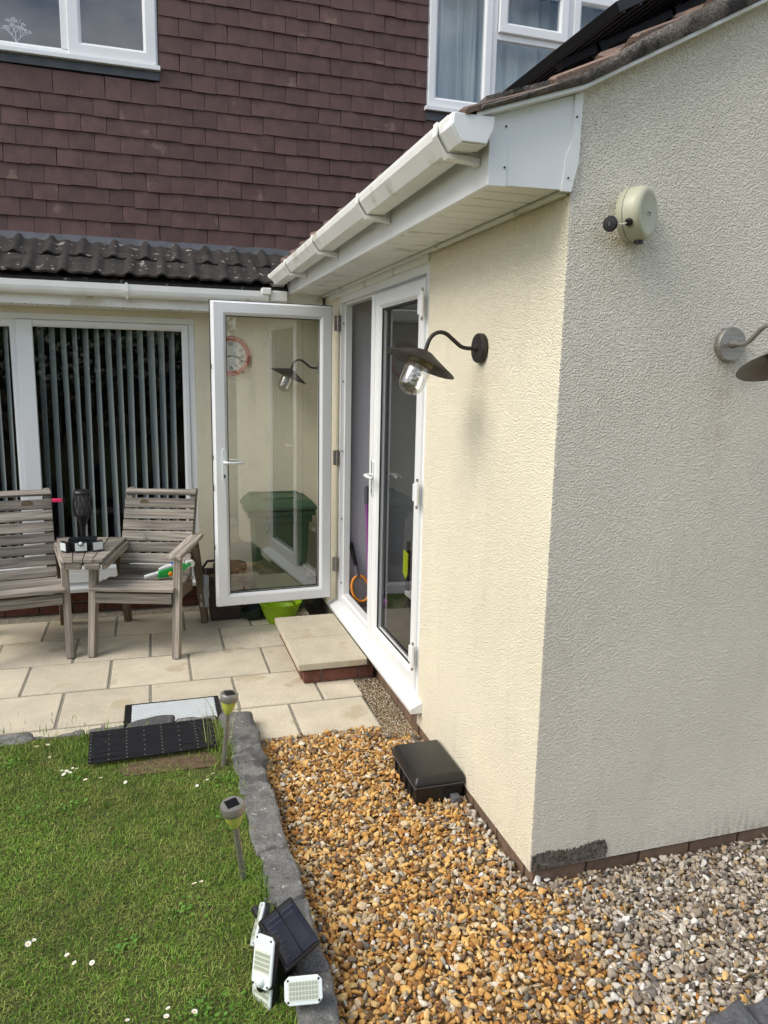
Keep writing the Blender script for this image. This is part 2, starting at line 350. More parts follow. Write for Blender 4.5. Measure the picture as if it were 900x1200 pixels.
# ================================================================== GROUND
def sheet(name, x0, x1, y0, y1, z, mat, nx=1, ny=1):
    vs = [(x0 + (x1 - x0) * i / nx, y0 + (y1 - y0) * j / ny, z) for j in range(ny + 1) for i in range(nx + 1)]
    fs = [(j * (nx + 1) + i, j * (nx + 1) + i + 1, (j + 1) * (nx + 1) + i + 1, (j + 1) * (nx + 1) + i) for j in range(ny) for i in range(nx)]
    o = ob(name, MB().add(vs, fs), mat); o['kind'] = 'structure'; return o
sheet('ground', -120, 120, -120, 120, -.07, 'soil')
sheet('gravel_bed', -.86, 4.0, -1.4, 1.35, -.022, 'gravel_bed')
o = ob('lawn', MB().box(-9, -.9, -9.5, 1.46, -.05, .062).box(-.9, 6, -9.5, -1.42, -.05, .055), 'lawn_soil'); o['kind'] = 'structure'

# ------------------------------------------------------------------ patio
patio = ob('patio', MB().box(-6, -.15, 1.2, 3.62, -.05, -.005), 'mortar', kind='structure')
PX, PY, PW, PH, JT = -1.739, 2.136, .457, .449, .015
def slab(x0, x1, y0, y1, t=0.):
    j = JT / 2
    m = MB().box(x0 + j, x1 - j, y0 + j, y1 - j, -.04, t + random.uniform(-.0015, .0015))
    ob('paving_slab', m, 'paving', patio, bevel=.005)
def row(y0, y1, off, xl, xr):
    k = math.floor((xl - PX) / PW - off) + off; x = PX + k * PW
    while x < xr - .02:
        a, b = max(x, xl), min(x + PW, xr)
        if b - a > .05: slab(a, b, y0, y1)
        x += PW
row(PY + 2 * PH, PY + 2 * PH + .435, .5, -3.4, -.10)
row(PY + PH, PY + 2 * PH, 0, -3.4, -.10)
row(PY, PY + PH, .5, -3.4, -.12)
row(PY - PH, PY, 0, -3.4, -.135)
slab(-.83, -.565, 1.31, 1.687); slab(-.565, -.15, 1.30, 1.687)
row(1.30, 1.687, .5, -3.4, -.83)

# ------------------------------------------------------------------ pebbles
def ico(sub):
    bm = bmesh.new(); bmesh.ops.create_icosphere(bm, subdivisions=sub, radius=1)
    v = np.array([p.co[:] for p in bm.verts]); f = np.array([[q.index for q in p.verts] for p in bm.faces]); bm.free(); return v, f
ICO1, ICO2 = ico(1), ico(2)
GOLD = [lin(c) for c in ((196, 150, 86), (214, 172, 104), (172, 122, 66), (138, 104, 70), (118, 94, 72), (202, 182, 148), (184, 164, 132), (134, 120, 102), (108, 104, 98), (218, 208, 186), (214, 180, 122), (178, 136, 82))]
GREY = [lin(c) for c in ((190, 183, 170), (168, 157, 142), (146, 134, 118), (122, 111, 98), (214, 209, 199), (166, 144, 112), (182, 169, 149), (108, 102, 95), (174, 164, 150), (158, 148, 130))]
PEA = [lin(c) for c in ((206, 190, 160), (184, 162, 130), (160, 138, 112), (216, 206, 184), (140, 120, 98))]
def pebbles(name, spots, base, pal_fn, rmin, rmax, flat=(.85, 1.0, .5, .8), z0=0., zj=.006, mat='gravel', rough=.16):
    bv, bf = base; n = len(spots); m = len(bv)
    r = rmin + (rmax - rmin) * RNG.random(n) ** 1.6
    sx = r * RNG.uniform(1.0, 1.45, n); sy = r * RNG.uniform(.75, 1.0, n); sz = r * RNG.uniform(flat[2], flat[3], n)
    P = bv[None] * (1 + RNG.normal(0, rough * .5, (n, m, 1)))
    for k in range(9):                                   # flats knapped off each pebble
        d = RNG.normal(0, 1, (n, 1, 3)); d /= np.linalg.norm(d, axis=2, keepdims=True)
        ex = np.maximum(0, (P * d).sum(2, keepdims=True) - RNG.uniform(.34, .78, (n, 1, 1))); P = P - ex * d
    P = P * np.stack([sx, sy, sz], -1)[:, None, :]
    def rot(ax, t):
        c, s_ = np.cos(t), np.sin(t); M = np.zeros((n, 3, 3)); i, j = [(1, 2), (2, 0), (0, 1)][ax]
        M[:, ax, ax] = 1; M[:, i, i] = c; M[:, j, j] = c; M[:, i, j] = -s_; M[:, j, i] = s_; return M
    Rm = rot(2, RNG.uniform(0, 6.28, n)) @ rot(0, RNG.normal(0, .6, n)) @ rot(1, RNG.normal(0, .6, n))
    P = np.einsum('nij,nmj->nmi', Rm, P)
    c = np.c_[spots[:, :2], z0 + sz * .4 + RNG.uniform(-zj, zj, n) + (spots[:, 2] if spots.shape[1] > 2 else 0)]
    P += c[:, None, :]
    cols = pal_fn(spots) * RNG.uniform(.82, 1.10, (n, 1)); cols = np.repeat(cols[:, None, :], m, 1)
    F = (bf[None] + (np.arange(n) * m)[:, None, None]).reshape(-1, 3)
    o = stuff_mesh(name, P.reshape(-1, 3), F, cols.reshape(-1, 3), mat, smooth=False); o['kind'] = 'stuff'; return o
def jgrid(x0, x1, y0, y1, s):
    gx, gy = np.meshgrid(np.arange(x0, x1, s), np.arange(y0, y1, s)); g = np.c_[gx.ravel(), gy.ravel()]
    g[:, 0] += (np.arange(len(gy)) % 2 * s / 2).repeat(gx.shape[1]); return g + RNG.uniform(-.42 * s, .42 * s, g.shape)
def inside_ext(p): return (p[:, 0] > -.005) & (p[:, 1] > -.005)
def edge_x(y): return -.80 + .012 * np.sin(y * 7)      # inner line of the stone edging
g1 = jgrid(-.86, 1.55, -1.0, 1.30, .0165); g2 = jgrid(-.86, 1.55, -1.0, 1.30, .0188)
spots = np.r_[np.c_[g1, np.zeros(len(g1))], np.c_[g2, np.full(len(g2), .011)]]
keep = ~inside_ext(spots) & (spots[:, 0] > edge_x(spots[:, 1]) - .01) & ~((spots[:, 1] > 1.2) & (spots[:, 0] > -.03))
keep &= ~((spots[:, 0] > -.16) & (spots[:, 1] > 1.17)) & (RNG.random(len(spots)) > .03)
keep &= ~((spots[:, 1] < -.72) & (spots[:, 0] > .15))
keep &= ~((spots[:, 0] > -.222) & (spots[:, 0] < -.004) & (spots[:, 1] > .585) & (spots[:, 1] < .965))
spots = spots[keep]
def pal_gravel(s):
    n = len(s); nz = np.array([mnoise.noise(V((p[0] * 9, p[1] * 9, 0))) for p in s])
    f = 1 / (1 + np.exp(-(s[:, 0] - .05 + nz * .10 + .02 * s[:, 1]) / .075))
    near = np.exp(-np.minimum(np.abs(s[:, 0]), 9) / .05) * (s[:, 1] > -.05) * .45
    g = RNG.random(n) < np.clip(f * .93 + .04 + near, 0, 1)
    wg = np.array([3, 3.2, 2.4, 1.4, .9, 2.0, 1.6, .8, .5, .8, 2.6, 2.2]); A = np.array(GOLD)[RNG.choice(len(GOLD), n, p=wg / wg.sum())]
    B = np.array(GREY)[RNG.integers(0, len(GREY), n)]
    return np.where(g[:, None], B, A)
pebbles('gravel', spots, ICO2, pal_gravel, .0080, .0178, flat=(0, 0, .42, .75), z0=-.012)
tag(bpy.data.objects['gravel'], 'golden and pale grey gravel spread around the extension', 'gravel')
# fine pea shingle in the joints beside the door, at the patio corner and along the house
ps = np.r_[jgrid(-.17, -.0, 1.17, 2.0, .0075), jgrid(-.835, -.775, 1.265, 1.34, .0075), jgrid(-3.2, -.05, 3.475, 3.6, .0085)]
ps = ps[~((ps[:, 1] > 1.3) & (ps[:, 0] < -.135 - .018 * (2.0 - ps[:, 1])) & (ps[:, 1] < 2.2) & (ps[:, 0] > -.5))]
o = pebbles('pea_shingle', ps, ICO1, lambda s: np.array(PEA)[RNG.integers(0, len(PEA), len(s))], .0035, .0065, z0=-.009, zj=.003)
tag(o, 'fine pale pea shingle along the house and beside the door sill', 'shingle')

# ------------------------------------------------------------------ stone edging
def rock(name, x0, x1, y0, y1, z0, z1, mat, parent, seed, amp=.016, skew=(0, 0)):
    bm = bmesh.new(); bmesh.ops.create_cube(bm, size=1)
    bmesh.ops.bevel(bm, geom=bm.edges[:], offset=.09, segments=2, profile=.6, affect='EDGES')
    bmesh.ops.subdivide_edges(bm, edges=[e for e in bm.edges if e.calc_length() > .3], cuts=4, use_grid_fill=True)
    sz = V((x1 - x0, y1 - y0, z1 - z0)); c = V(((x0 + x1) / 2, (y0 + y1) / 2, (z0 + z1) / 2))
    for v in bm.verts:
        p = V((v.co.x * sz.x, v.co.y * sz.y, v.co.z * sz.z))
        d = mnoise.noise_vector(p * 9 + V((seed * 3.1, seed, 0))) * amp + mnoise.noise_vector(p * 28 + V((seed, 0, 5))) * amp * .45
        p += d; p.x += skew[0] * v.co.y; p.y += skew[1] * v.co.x; v.co = p
    for f in bm.faces: f.smooth = True
    me = bpy.data.meshes.new(name); bm.to_mesh(me); bm.free()
    return link(name, me, mat, parent, Matrix.Translation(c), center=False)
edg = thing('lawn_edging', (-.86, .6, 0), 'low edging of rough grey stones around the raised lawn', 'stone edging')
ys = [1.50, 1.17, .98, .72, .33, .06, -.26, -.47, -.85, -1.2]
for k in range(len(ys) - 1):
    x0 = [-.94, -.925, -.912, -.905, -.905, -.905, -.91, -.91, -.91][k]
    rock('stone', x0 + random.uniform(-.02, .01), -.798 + random.uniform(-.018, .014), ys[k + 1] - .004, ys[k] + .004, -.05, .070 + random.uniform(-.008, .010), 'edging_stone', edg, k + 1, skew=(random.uniform(-.02, .02), random.uniform(-.03, .03)))
xs = [-.96, -1.17, -1.40, -1.58, -1.80, -2.05, -2.35, -2.7, -3.1]
for k in range(len(xs) - 1):
    rock('stone', xs[k + 1] + .003, xs[k] - .003, 1.425 + random.uniform(0, .02), 1.525 + random.uniform(-.02, .03), -.05, .062 + random.uniform(-.012, .012), 'edging_stone', edg, 30 + k, skew=(0, random.uniform(-.03, .03)))
bed = thing('bed_edging', (.4, -.75, 0), 'charcoal stone edging beyond the pale grey gravel', 'stone edging')
for k, (a, b, y, z) in enumerate(((.02, .15, -.79, .025), (.15, .292, -.765, .07), (.297, .46, -.755, .06), (.465, .66, -.75, .07), (.665, .9, -.74, .06), (.905, 1.1, -.74, .07))):
    rock('stone', a, b, y - .1, y + .075, -.05, z, 'charcoal_stone', bed, 60 + k, amp=.018, skew=(0, .02))

# ================================================================== THE HOUSE
house = thing('house', (-1.5, 3.7, 0), 'house with dark red hung tiles upstairs and cream render below', 'house')
def wall_holes(name, mat, parent, x0, x1, z0, z1, y0, y1, holes):
    X = sorted({x0, x1, *[h[0] for h in holes], *[h[1] for h in holes]}); Z = sorted({z0, z1, *[h[2] for h in holes], *[h[3] for h in holes]})
    solid = lambda i, j: 0 <= i < len(X) - 1 and 0 <= j < len(Z) - 1 and not any(h[0] <= X[i] and X[i + 1] <= h[1] and h[2] <= Z[j] and Z[j + 1] <= h[3] for h in holes)
    m = MB()
    for i in range(len(X) - 1):
        for j in range(len(Z) - 1):
            if not solid(i, j): continue
            a, b, c, d = X[i], X[i + 1], Z[j], Z[j + 1]
            m.add([(a, y0, c), (b, y0, c), (b, y0, d), (a, y0, d)], [(0, 1, 2, 3)]); m.add([(a, y1, c), (b, y1, c), (b, y1, d), (a, y1, d)], [(3, 2, 1, 0)])
            for (di, dj, q) in ((-1, 0, [(a, c), (a, d)]), (1, 0, [(b, d), (b, c)]), (0, -1, [(b, c), (a, c)]), (0, 1, [(a, d), (b, d)])):
                if not solid(i + di, j + dj):
                    (p, r_), (s_, t) = q
                    m.add([(p, y0, r_), (s_, y0, t), (s_, y1, t), (p, y1, r_)], [(0, 1, 2, 3)])
    me = bpy.data.meshes.new(name); me.from_pydata([tuple(p) for p in m.v], [], m.f)
    bm = bmesh.new(); bm.from_mesh(me); bmesh.ops.remove_doubles(bm, verts=bm.verts, dist=1e-5); bmesh.ops.recalc_face_normals(bm, faces=bm.faces); bm.to_mesh(me); bm.free()
    return link(name, me, mat, parent)
YW, YT = 3.61, 3.84
wall_holes('lower_wall', 'render_cream', house, -5.5, .30, .17, 2.45, YW, YW + .12, [(-3.3, -.91, .17, 2.14)])
UL, UR = (-2.9, -1.098, 3.85, 4.84), (.893, 3.0, 3.825, 4.84)
wall_holes('upper_wall', 'hung_tile', house, -5.5, 5.0, 2.45, 5.6, YT + .012, YT + .2, [UL, UR])
# brick plinth under the render
ob('plinth_core', MB().box(-5.5, .25, YW + .02, YW + .1, -.05, .168), 'mortar', house)
for c in range(2):
    x = -3.4 + (.11 if c else 0)
    while x < -.1:
        ob('brick', MB().box(x, x + .215, YW + .002, YW + .05, .006 + c * .08, .071 + c * .08), 'brick_red', house, bevel=.004)
        x += .226
# ---- hung tiles
TW, TG, TX0, TZ0 = .167, .1158, -1.958, 2.913
def tile_mesh(wd, cam_):
    m = MB(); n = 4; vs = []; 
    for i in range(n + 1):
        x = -wd / 2 + wd * i / n; b = cam_ * (1 - (2 * x / wd) ** 2)
        for (z, y) in ((0, -.024 - b), (0, -.011 - b), (.150, .000 - b * .3), (.150, -.0125 - b * .3)): vs.append((x, y, z))
    fs = []
    for i in range(n):
        for k in range(4): fs.append((i * 4 + k, i * 4 + (k + 1) % 4, (i + 1) * 4 + (k + 1) % 4, (i + 1) * 4 + k))
    fs += [(0, 1, 2, 3), (n * 4 + 3, n * 4 + 2, n * 4 + 1, n * 4)]
    me = m.add(vs, fs).mesh('hung_tile'); me.materials.append(MATS['hung_tile']); return me
TM = [tile_mesh(.1645, c) for c in (.0005, .002, .0035)]
nt_ = 0; rest = MB()
def xmax(z): return -.22 + (z - 2.66) * 1.16 + .14      # right of this the extension's gutter and window hide the wall
for rI in range(-2, 19):
    z = TZ0 + rI * TG; off_ = .0 if rI % 2 == 0 else .5
    iv = [(TX0 + (k + off_) * TW, TX0 + (k + off_ + 1) * TW) for k in range(-9, 32)]
    for (h0, h1, hz0, hz1) in ((UL[0], UL[1], 3.757, UL[3]), (UR[0], UR[1], 3.727, UR[3])):
        if z + .09 > hz0 and z < hz1:
            nv = []
            for (p, q) in iv:
                if q <= h0 + .002 or p >= h1 - .002: nv.append([p, q])
                else:
                    if p < h0 - .01: nv.append([p, h0])
                    if q > h1 + .01: nv.append([h1 + .004, q])
            mg = []
            for seg_ in nv:                              # a sliver is made good with a tile and a half
                if mg and (seg_[1] - seg_[0] < .09 or mg[-1][1] - mg[-1][0] < .09) and abs(seg_[0] - mg[-1][1]) < .006: mg[-1] = [mg[-1][0], seg_[1]]
                else: mg.append(list(seg_))
            iv = mg
    for (p, q) in iv:
        x = (p + q) / 2; wd = q - p
        vis = -2.33 < x < xmax(z) + .1 and z < 4.78 and not (x > UR[0] - .02)
        M = Matrix.Translation((x + random.uniform(-.0015, .0015), YT + random.uniform(-.003, .001), z + random.uniform(-.003, .003) + .004 * math.sin(x * 2.1 + rI * 1.3))) @ Matrix.Rotation(random.gauss(0, .010), 4, 'Y') @ Matrix.Rotation(random.gauss(0, .008), 4, 'X')
        if abs(wd - TW) > .004: M = M @ Matrix.Diagonal((wd / TW, 1, 1, 1))
        me = random.choice(TM)
        if vis and nt_ < 300:
            link('hung_tile', me, None, house, M, center=False); nt_ += 1
        else:
            rest.add([M @ v.co for v in me.vertices], [tuple(p.vertices) for p in me.polygons])
print('hung tiles', nt_)
o = ob('hung_tiles', rest, 'hung_tile', house); o['kind'] = 'stuff'
# lead apron under the upper windows
ob('lead_apron', MB().box(UL[0], UL[1] + .005, YT - .028, YT + .01, 3.765, 3.822), 'lead', house)
ob('lead_apron', MB().box(UR[0] - .005, UR[1], YT - .028, YT + .01, 3.73, 3.792), 'lead', house)

# ---- windows
def pane(name, parent, a0, a1, b0, b1, y, mat='pane_dark'):
    return ob(name, MB().add([(a0, y, b0), (a1, y, b0), (a1, y, b1), (a0, y, b1)], [(0, 1, 2, 3)]), mat, parent)
def bar(name, parent, x0, x1, y0, y1, z0, z1, mat='upvc', bevel=.003):
    return ob(name, MB().box(x0, x1, y0, y1, z0, z1), mat, parent, bevel=bevel)
def sash(parent, a0, a1, b0, b1, y, wdt=.07, depth=.03, name='sash', mat='pane_dark'):
    ob(name, MB().rings(frame_rings(a0, a1, b0, b1, wdt, depth, .02), XZ(None, y)), 'upvc', parent)
    pane('pane', parent, a0 + wdt - .005, a1 - wdt + .005, b0 + wdt - .005, b1 - wdt + .005, y - .004, mat)
yf = YT + .0
wl = ob('window', MB().rings(frame_rings(UL[0], UL[1], UL[2], UL[3], .05, .012, .06), XZ(None, yf)), 'upvc', house)
tag(wl, 'white window with a white twig tree ornament inside')
bar('sill', wl, UL[0] - .02, UL[1] + .012, yf - .06, yf + .02, 3.822, 3.852)
bar('mullion', wl, -1.725, -1.678, yf - .010, yf + .05, UL[2] + .045, UL[3] - .045)
pane('pane', wl, UL[0] + .04, -1.72, UL[2] + .03, UL[3] - .03, yf + .004)
sash(wl, -1.680, -1.110, UL[2] + .012, UL[3] - .02, yf - .008, .085, .024)
wr = ob('window', MB().rings(frame_rings(UR[0], UR[1], UR[2], UR[3], .045, .012, .06), XZ(None, yf)), 'upvc', house)
tag(wr, 'white window with closed pale curtains above the extension roof')
bar('sill', wr, UR[0] - .015, UR[1] + .02, yf - .06, yf + .02, 3.795, 3.826)
sash(wr, .905, 1.425, UR[2] + .012, UR[3] - .02, yf - .008, .068, .020)
bar('mullion', wr, 1.428, 1.474, yf - .011, yf + .05, UR[2] + .04, UR[3] - .04)
bar('transom', wr, 1.474, 2.085, yf - .011, yf + .05, 4.385, 4.432)
pane('pane', wr, 1.47, 2.09, UR[2] + .03, 4.39, yf + .004)
sash(wr, 1.478, 2.082, 4.432, UR[3] - .02, yf - .012, .078, .026)
bar('mullion', wr, 2.085, 2.135, yf - .011, yf + .05, UR[2] + .04, UR[3] - .04)
sash(wr, 2.135, 2.96, UR[2] + .012, UR[3] - .03, yf - .008, .07, .020)
# big sliding window downstairs
ws = ob('sliding_window', MB().rings(frame_rings(-3.3, -.91, .17, 2.14, .055, .012, .06), XZ(None, YW + .03)), 'upvc', house)
bar('head_trim', ws, -3.3, -.91, YW + .004, YW + .02, 2.098, 2.14)
bar('sill', ws, -3.32, -.90, YW - .07, YW + .03, .172, .20)
bar('lower_rail', ws, -3.25, -.96, YW + .004, YW + .05, .23, .30)
sash(ws, -2.068, -.955, .30, 2.095, YW + .03, .045, .022, 'sash', 'pane_low')
sash(ws, -3.25, -1.985 - .1, .30, 2.095, YW + .05, .05, .018, 'sash', 'pane_low')
bar('meeting_stile', ws, -2.088, -1.985, YW - .004, YW + .03, .30, 2.095)
# rooms behind the glass
def room(name, x0, x1, y0, y1, z0, z1, mat, openings=()):
    m = MB().add([(x0, y0, z0), (x1, y0, z0), (x1, y1, z0), (x0, y1, z0), (x0, y0, z1), (x1, y0, z1), (x1, y1, z1), (x0, y1, z1)],
                 [(0, 1, 2, 3), (4, 7, 6, 5), (1, 5, 6, 2), (2, 6, 7, 3), (3, 7, 4, 0)])
    return ob(name, m, mat, house)
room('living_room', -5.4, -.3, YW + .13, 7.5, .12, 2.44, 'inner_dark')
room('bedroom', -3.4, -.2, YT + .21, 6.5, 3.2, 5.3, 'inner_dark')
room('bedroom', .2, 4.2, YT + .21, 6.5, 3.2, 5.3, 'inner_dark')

# ---- pent roof above the sliding window
RA, RB = V((0, 3.82, 2.645)), V((0, 3.315, 2.372)); RS = (RB - RA).normalized(); RN = V((0, RS.z, -RS.y)) * -1
RN = V((0, -abs(RS.z), abs(RS.y)))
ob('roof_boarding', MB().prism([(-5.5, 3.84, 2.62), (-5.5, 3.34, 2.35), (-5.5, 3.34, 2.33), (-5.5, 3.84, 2.42)], (5.6, 0, 0)), 'roof_tile', house)
def rtile(L, wd=.212):
    m = MB(); n = 14; vs = []; fs = []
    for j, (s_, lift) in enumerate(((0, .0), (L * .5, .003), (L, .007))):
        for i in range(n + 1):
            t = i / n; x = t * wd
            h = .022 * math.exp(-(abs(t - .18) / .13) ** 3) + .007 * math.exp(-((t - .66) / .11) ** 2)
            for dz in (0, -.014): vs.append((x, s_, h + lift + dz))
    q = lambda j, i, d: (j * (n + 1) + i) * 2 + d
    for j in range(2):
        for i in range(n):
            fs.append((q(j, i, 0), q(j, i + 1, 0), q(j + 1, i + 1, 0), q(j + 1, i, 0))); fs.append((q(j, i, 1), q(j + 1, i, 1), q(j + 1, i + 1, 1), q(j, i + 1, 1)))
    for i in range(n): fs.append((q(2, i, 0), q(2, i + 1, 0), q(2, i + 1, 1), q(2, i, 1)))
    for j in range(2):
        fs.append((q(j, 0, 0), q(j + 1, 0, 0), q(j + 1, 0, 1), q(j, 0, 1))); fs.append((q(j, n, 0), q(j, n, 1), q(j + 1, n, 1), q(j + 1, n, 0)))
    me = m.add(vs, fs).mesh('roof_tile', smooth=True); me.materials.append(MATS['roof_tile']); return me
RT = rtile(.335)
for c in range(2):
    for k in range(-8, 13):
        x = -.12 - .208 * k - (.104 if c == 0 else 0)
        if x < -3.0: continue
        if x + .2 > -.03: continue
        p = RA + RS * (.0 + .275 * c - .03) + RN * (.012 + .004 * (1 - c)) + V((x, 0, 0))
        M = Matrix((V((1, 0, 0)), RS, RN)).transposed().to_4x4(); M.translation = p
        link('roof_tile', RT, None, house, M @ Matrix.Rotation(random.gauss(0, .006), 4, 'Z') @ Matrix.Rotation(random.gauss(0, .008), 4, 'X'), center=False)
# dressed lead flashing that dips over the rolls
vs = []; fs = []; nn = 300
for i in range(nn + 1):
    x = -3.2 + 3.15 * i / nn; t = ((x + .12 + .104) / .208) % 1; h = .022 * math.exp(-((t - .17) / .13) ** 2)
    for (yy, zz) in ((3.815, 2.695), (3.80, 2.668), (3.772, 2.634 + h), (3.735, 2.612 + h), (3.735, 2.606 + h)): vs.append((x, yy, zz))
for i in range(nn):
    for k in range(4): fs.append((i * 5 + k, i * 5 + k + 1, (i + 1) * 5 + k + 1, (i + 1) * 5 + k))
ob('lead_flashing', MB().add(vs, fs), 'lead', house, smooth=True)
# gutter, fascia and soffit of the pent roof
def gutter_profile(P, top, w_, h_, t=.004):
    o_ = [(0, 0), (0, -h_ * .35), (.18, -h_), (.80, -h_), (1, -h_ * .3), (1, 0)]
    return o_
def half_gutter(name, parent, mat, x0, x1, y0, y1, zt, h_):
    """runs along x; open at the top"""
    o_ = []; n = 10
    for i in range(n + 1):
        a = math.pi * i / n; o_.append(((y0 + y1) / 2 - (y1 - y0) / 2 * math.cos(a), zt - h_ * math.sin(a) ** .7))
    t = .004; inn = [(y + (t if y < (y0 + y1) / 2 else -t), z + t * (1 if z < zt - .01 else 0)) for (y, z) in o_][::-1]
    poly = [(x0, y, z) for (y, z) in o_ + inn]
    return ob(name, MB().prism(poly, (x1 - x0, 0, 0)), mat, parent)
gl_ = half_gutter('gutter', house, 'upvc_old', -5.4, -.42, 3.262, 3.355, 2.322, .082)
for x in (-1.363, -2.9):
    ob('bracket', MB().prism([(x, 3.256, 2.328), (x, 3.258, 2.285), (x, 3.275, 2.240), (x, 3.31, 2.228), (x, 3.352, 2.238), (x, 3.352, 2.215), (x, 3.30, 2.220), (x, 3.268, 2.232), (x, 3.250, 2.275), (x, 3.249, 2.330)], (.016, 0, 0)), 'upvc_old', gl_)
bar('fascia', house, -5.4, -.02, 3.358, 3.378, 2.180, 2.335, 'upvc_old')
for i in range(5):
    bar('soffit_board', house, -5.4, -.02, 3.378 + i * .046, 3.378 + (i + 1) * .046 - .003, 2.182, 2.194, 'upvc_old', .002)
sv = ob('soffit_core', MB().box(-5.4, -.02, 3.38, 3.608, 2.196, 2.21), 'gasket', house)
o = MB()
for k in range(40): o.lathe([(.006, 0), (.006, .004)], (-3.2 + k * .0755, 3.40, 2.179), (0, 0, 1), 8)
ob('soffit_vent_holes', o, 'gasket', house, kind='stuff')

# ================================================================== THE EXTENSION
ext = thing('extension', (0, 1.5, 0), 'single-storey extension in cream roughcast with white eaves and glazed double doors', 'extension')
Y1, Y2, ZS = 1.20, 2.91, 2.32
ZB = .045
def verge_z(x): return 2.588 + (.335 * x if x < 0 else .525 * x)       # underside of the verge
# rendered walls: front gable (faces the garden) and side (with the doors); one mesh, slightly greyer colour on the front faces
m = MB()
W = .26
gable = [(0, 0, ZB), (3.2, 0, ZB), (3.2, 0, verge_z(3.2) + .02), (0, 0, verge_z(0) + .02)]
m.prism(gable, (0, W, 0))
m.box(0, W, W, Y1, ZB, 2.60); m.box(0, W, Y1, Y2, 2.272, 2.60); m.box(0, .068, Y2, 3.612, ZB, 2.60)
wo = ob('rendered_wall', m, 'render_cream', ext)
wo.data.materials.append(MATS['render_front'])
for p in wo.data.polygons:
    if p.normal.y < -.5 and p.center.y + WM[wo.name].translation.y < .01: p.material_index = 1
# the corner is hand finished: a slightly wavy rounded arris
vs = []; fs = []; n = 260
for i in range(n + 1):
    z = ZB + .001 + (2.30 - ZB) * i / n; a = mnoise.noise(V((z * 22, 1, 0))) * .0016 + mnoise.noise(V((z * 95, 5, 0))) * .0016; b = mnoise.noise(V((z * 24, 9, 3))) * .0014 + mnoise.noise(V((z * 90, 2, 3))) * .0014
    vs += [(.0015, .022, z), (-.0012 + a, .005, z), (.0002 + a, .0002 + b, z), (.005, -.0012 + b, z), (.022, .0015, z), (.02, .02, z)]
for i in range(n):
    for k in range(6): fs.append((i * 6 + k, i * 6 + (k + 1) % 6, (i + 1) * 6 + (k + 1) % 6, (i + 1) * 6 + k))
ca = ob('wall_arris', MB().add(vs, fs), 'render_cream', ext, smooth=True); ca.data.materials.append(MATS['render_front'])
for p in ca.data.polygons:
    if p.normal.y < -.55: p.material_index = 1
# brick base below the render
ob('plinth_core', MB().box(.022, .2, .03, 3.6, -.06, ZB - .002).box(.03, 3.2, .022, .2, -.06, ZB - .003), 'mortar', ext)
x = .016
while x < 2.6:
    ob('brick', MB().box(x, x + .215, .010, .06, -.035, .034), 'brick_tan', ext, bevel=.004); x += .225
y = .07
while y < 1.15:
    ob('brick', MB().box(.010, .06, y, y + .215, -.035, .034), 'brick_tan', ext, bevel=.004); y += .225
y = 1.205
while y < 2.85:
    for zz in (-.02, .055):
        ob('brick', MB().box(.008, .06, y, y + .105, zz, zz + .07), 'brick_tan', ext, bevel=.004)
    y += .113
# bare patch where the render coat has come away at the foot of the corner
random.seed(3); top = []
for i in range(150):
    t = i / 149; top.append((.004 + .308 * t, -.0035, .104 + .012 * t + .006 * math.sin(t * 9) + random.uniform(-.007, .007) - (.03 * (t - .95) / .05 if t > .95 else 0)))
ob('bare_render_patch', MB().prism([(.004, -.0035, .047)] + top + [(.306, -.0035, .050)], (0, .004, 0)), 'bare_render', ext)

# ---- eaves: fascia, soffit boards, boxed end
XF = -.262
bar('fascia', ext, XF - .010, XF + .010, -.004, 3.50, 2.312, 2.508, 'upvc')
for i in range(35):
    y0 = .010 + i * .100
    bar('soffit_board', ext, XF + .012, -.002, y0, y0 + .094, 2.322, 2.334, 'upvc_old', .003)
ob('soffit_core', MB().box(XF + .012, -.004, .004, 3.5, 2.336, 2.342), 'upvc_old', ext)
bar('soffit_trim', ext, -.030, -.003, .012, 3.45, 2.308, 2.3205, 'upvc_old', .003)
bar('head_trim', ext, -.012, .03, Y1, 3.20, 2.274, 2.308, 'upvc_old', .003)
be = ob('boxed_end', MB().prism([(XF - .012, -.010, 2.312), (-.001, -.010, 2.318), (-.001, -.010, verge_z(0) - .004), (XF - .012, -.010, verge_z(XF) - .004)], (0, .012, 0)), 'upvc', ext)
ob('corner_trim', MB().prism([(XF - .015, -.014, 2.308), (XF + .042, -.014, 2.309), (XF + .042, -.014, verge_z(XF + .04) - .006), (XF - .015, -.014, verge_z(XF) - .006)], (0, .004, 0)), 'upvc', be, bevel=.001)
ob('corner_trim', MB().prism([(-.040, -.015, 2.312), (-.006, -.015, 2.312), (.014, -.015, 2.40), (.016, -.015, verge_z(.01) - .004), (-.012, -.015, verge_z(-.01) - .004), (-.012, -.015, 2.46), (-.030, -.015, 2.41)], (0, .014, 0)), 'upvc_old', be, bevel=.001)
m = MB()
for (x, z) in ((XF + .034, 2.36), (XF + .034, 2.47), (-.02, 2.35), (-.003, 2.52)): m.lathe([(.0028, 0), (.0028, .003)], (x, -.0185, z), (0, 1, 0), 8)
ob('fixing_pin', m, 'gasket', be)

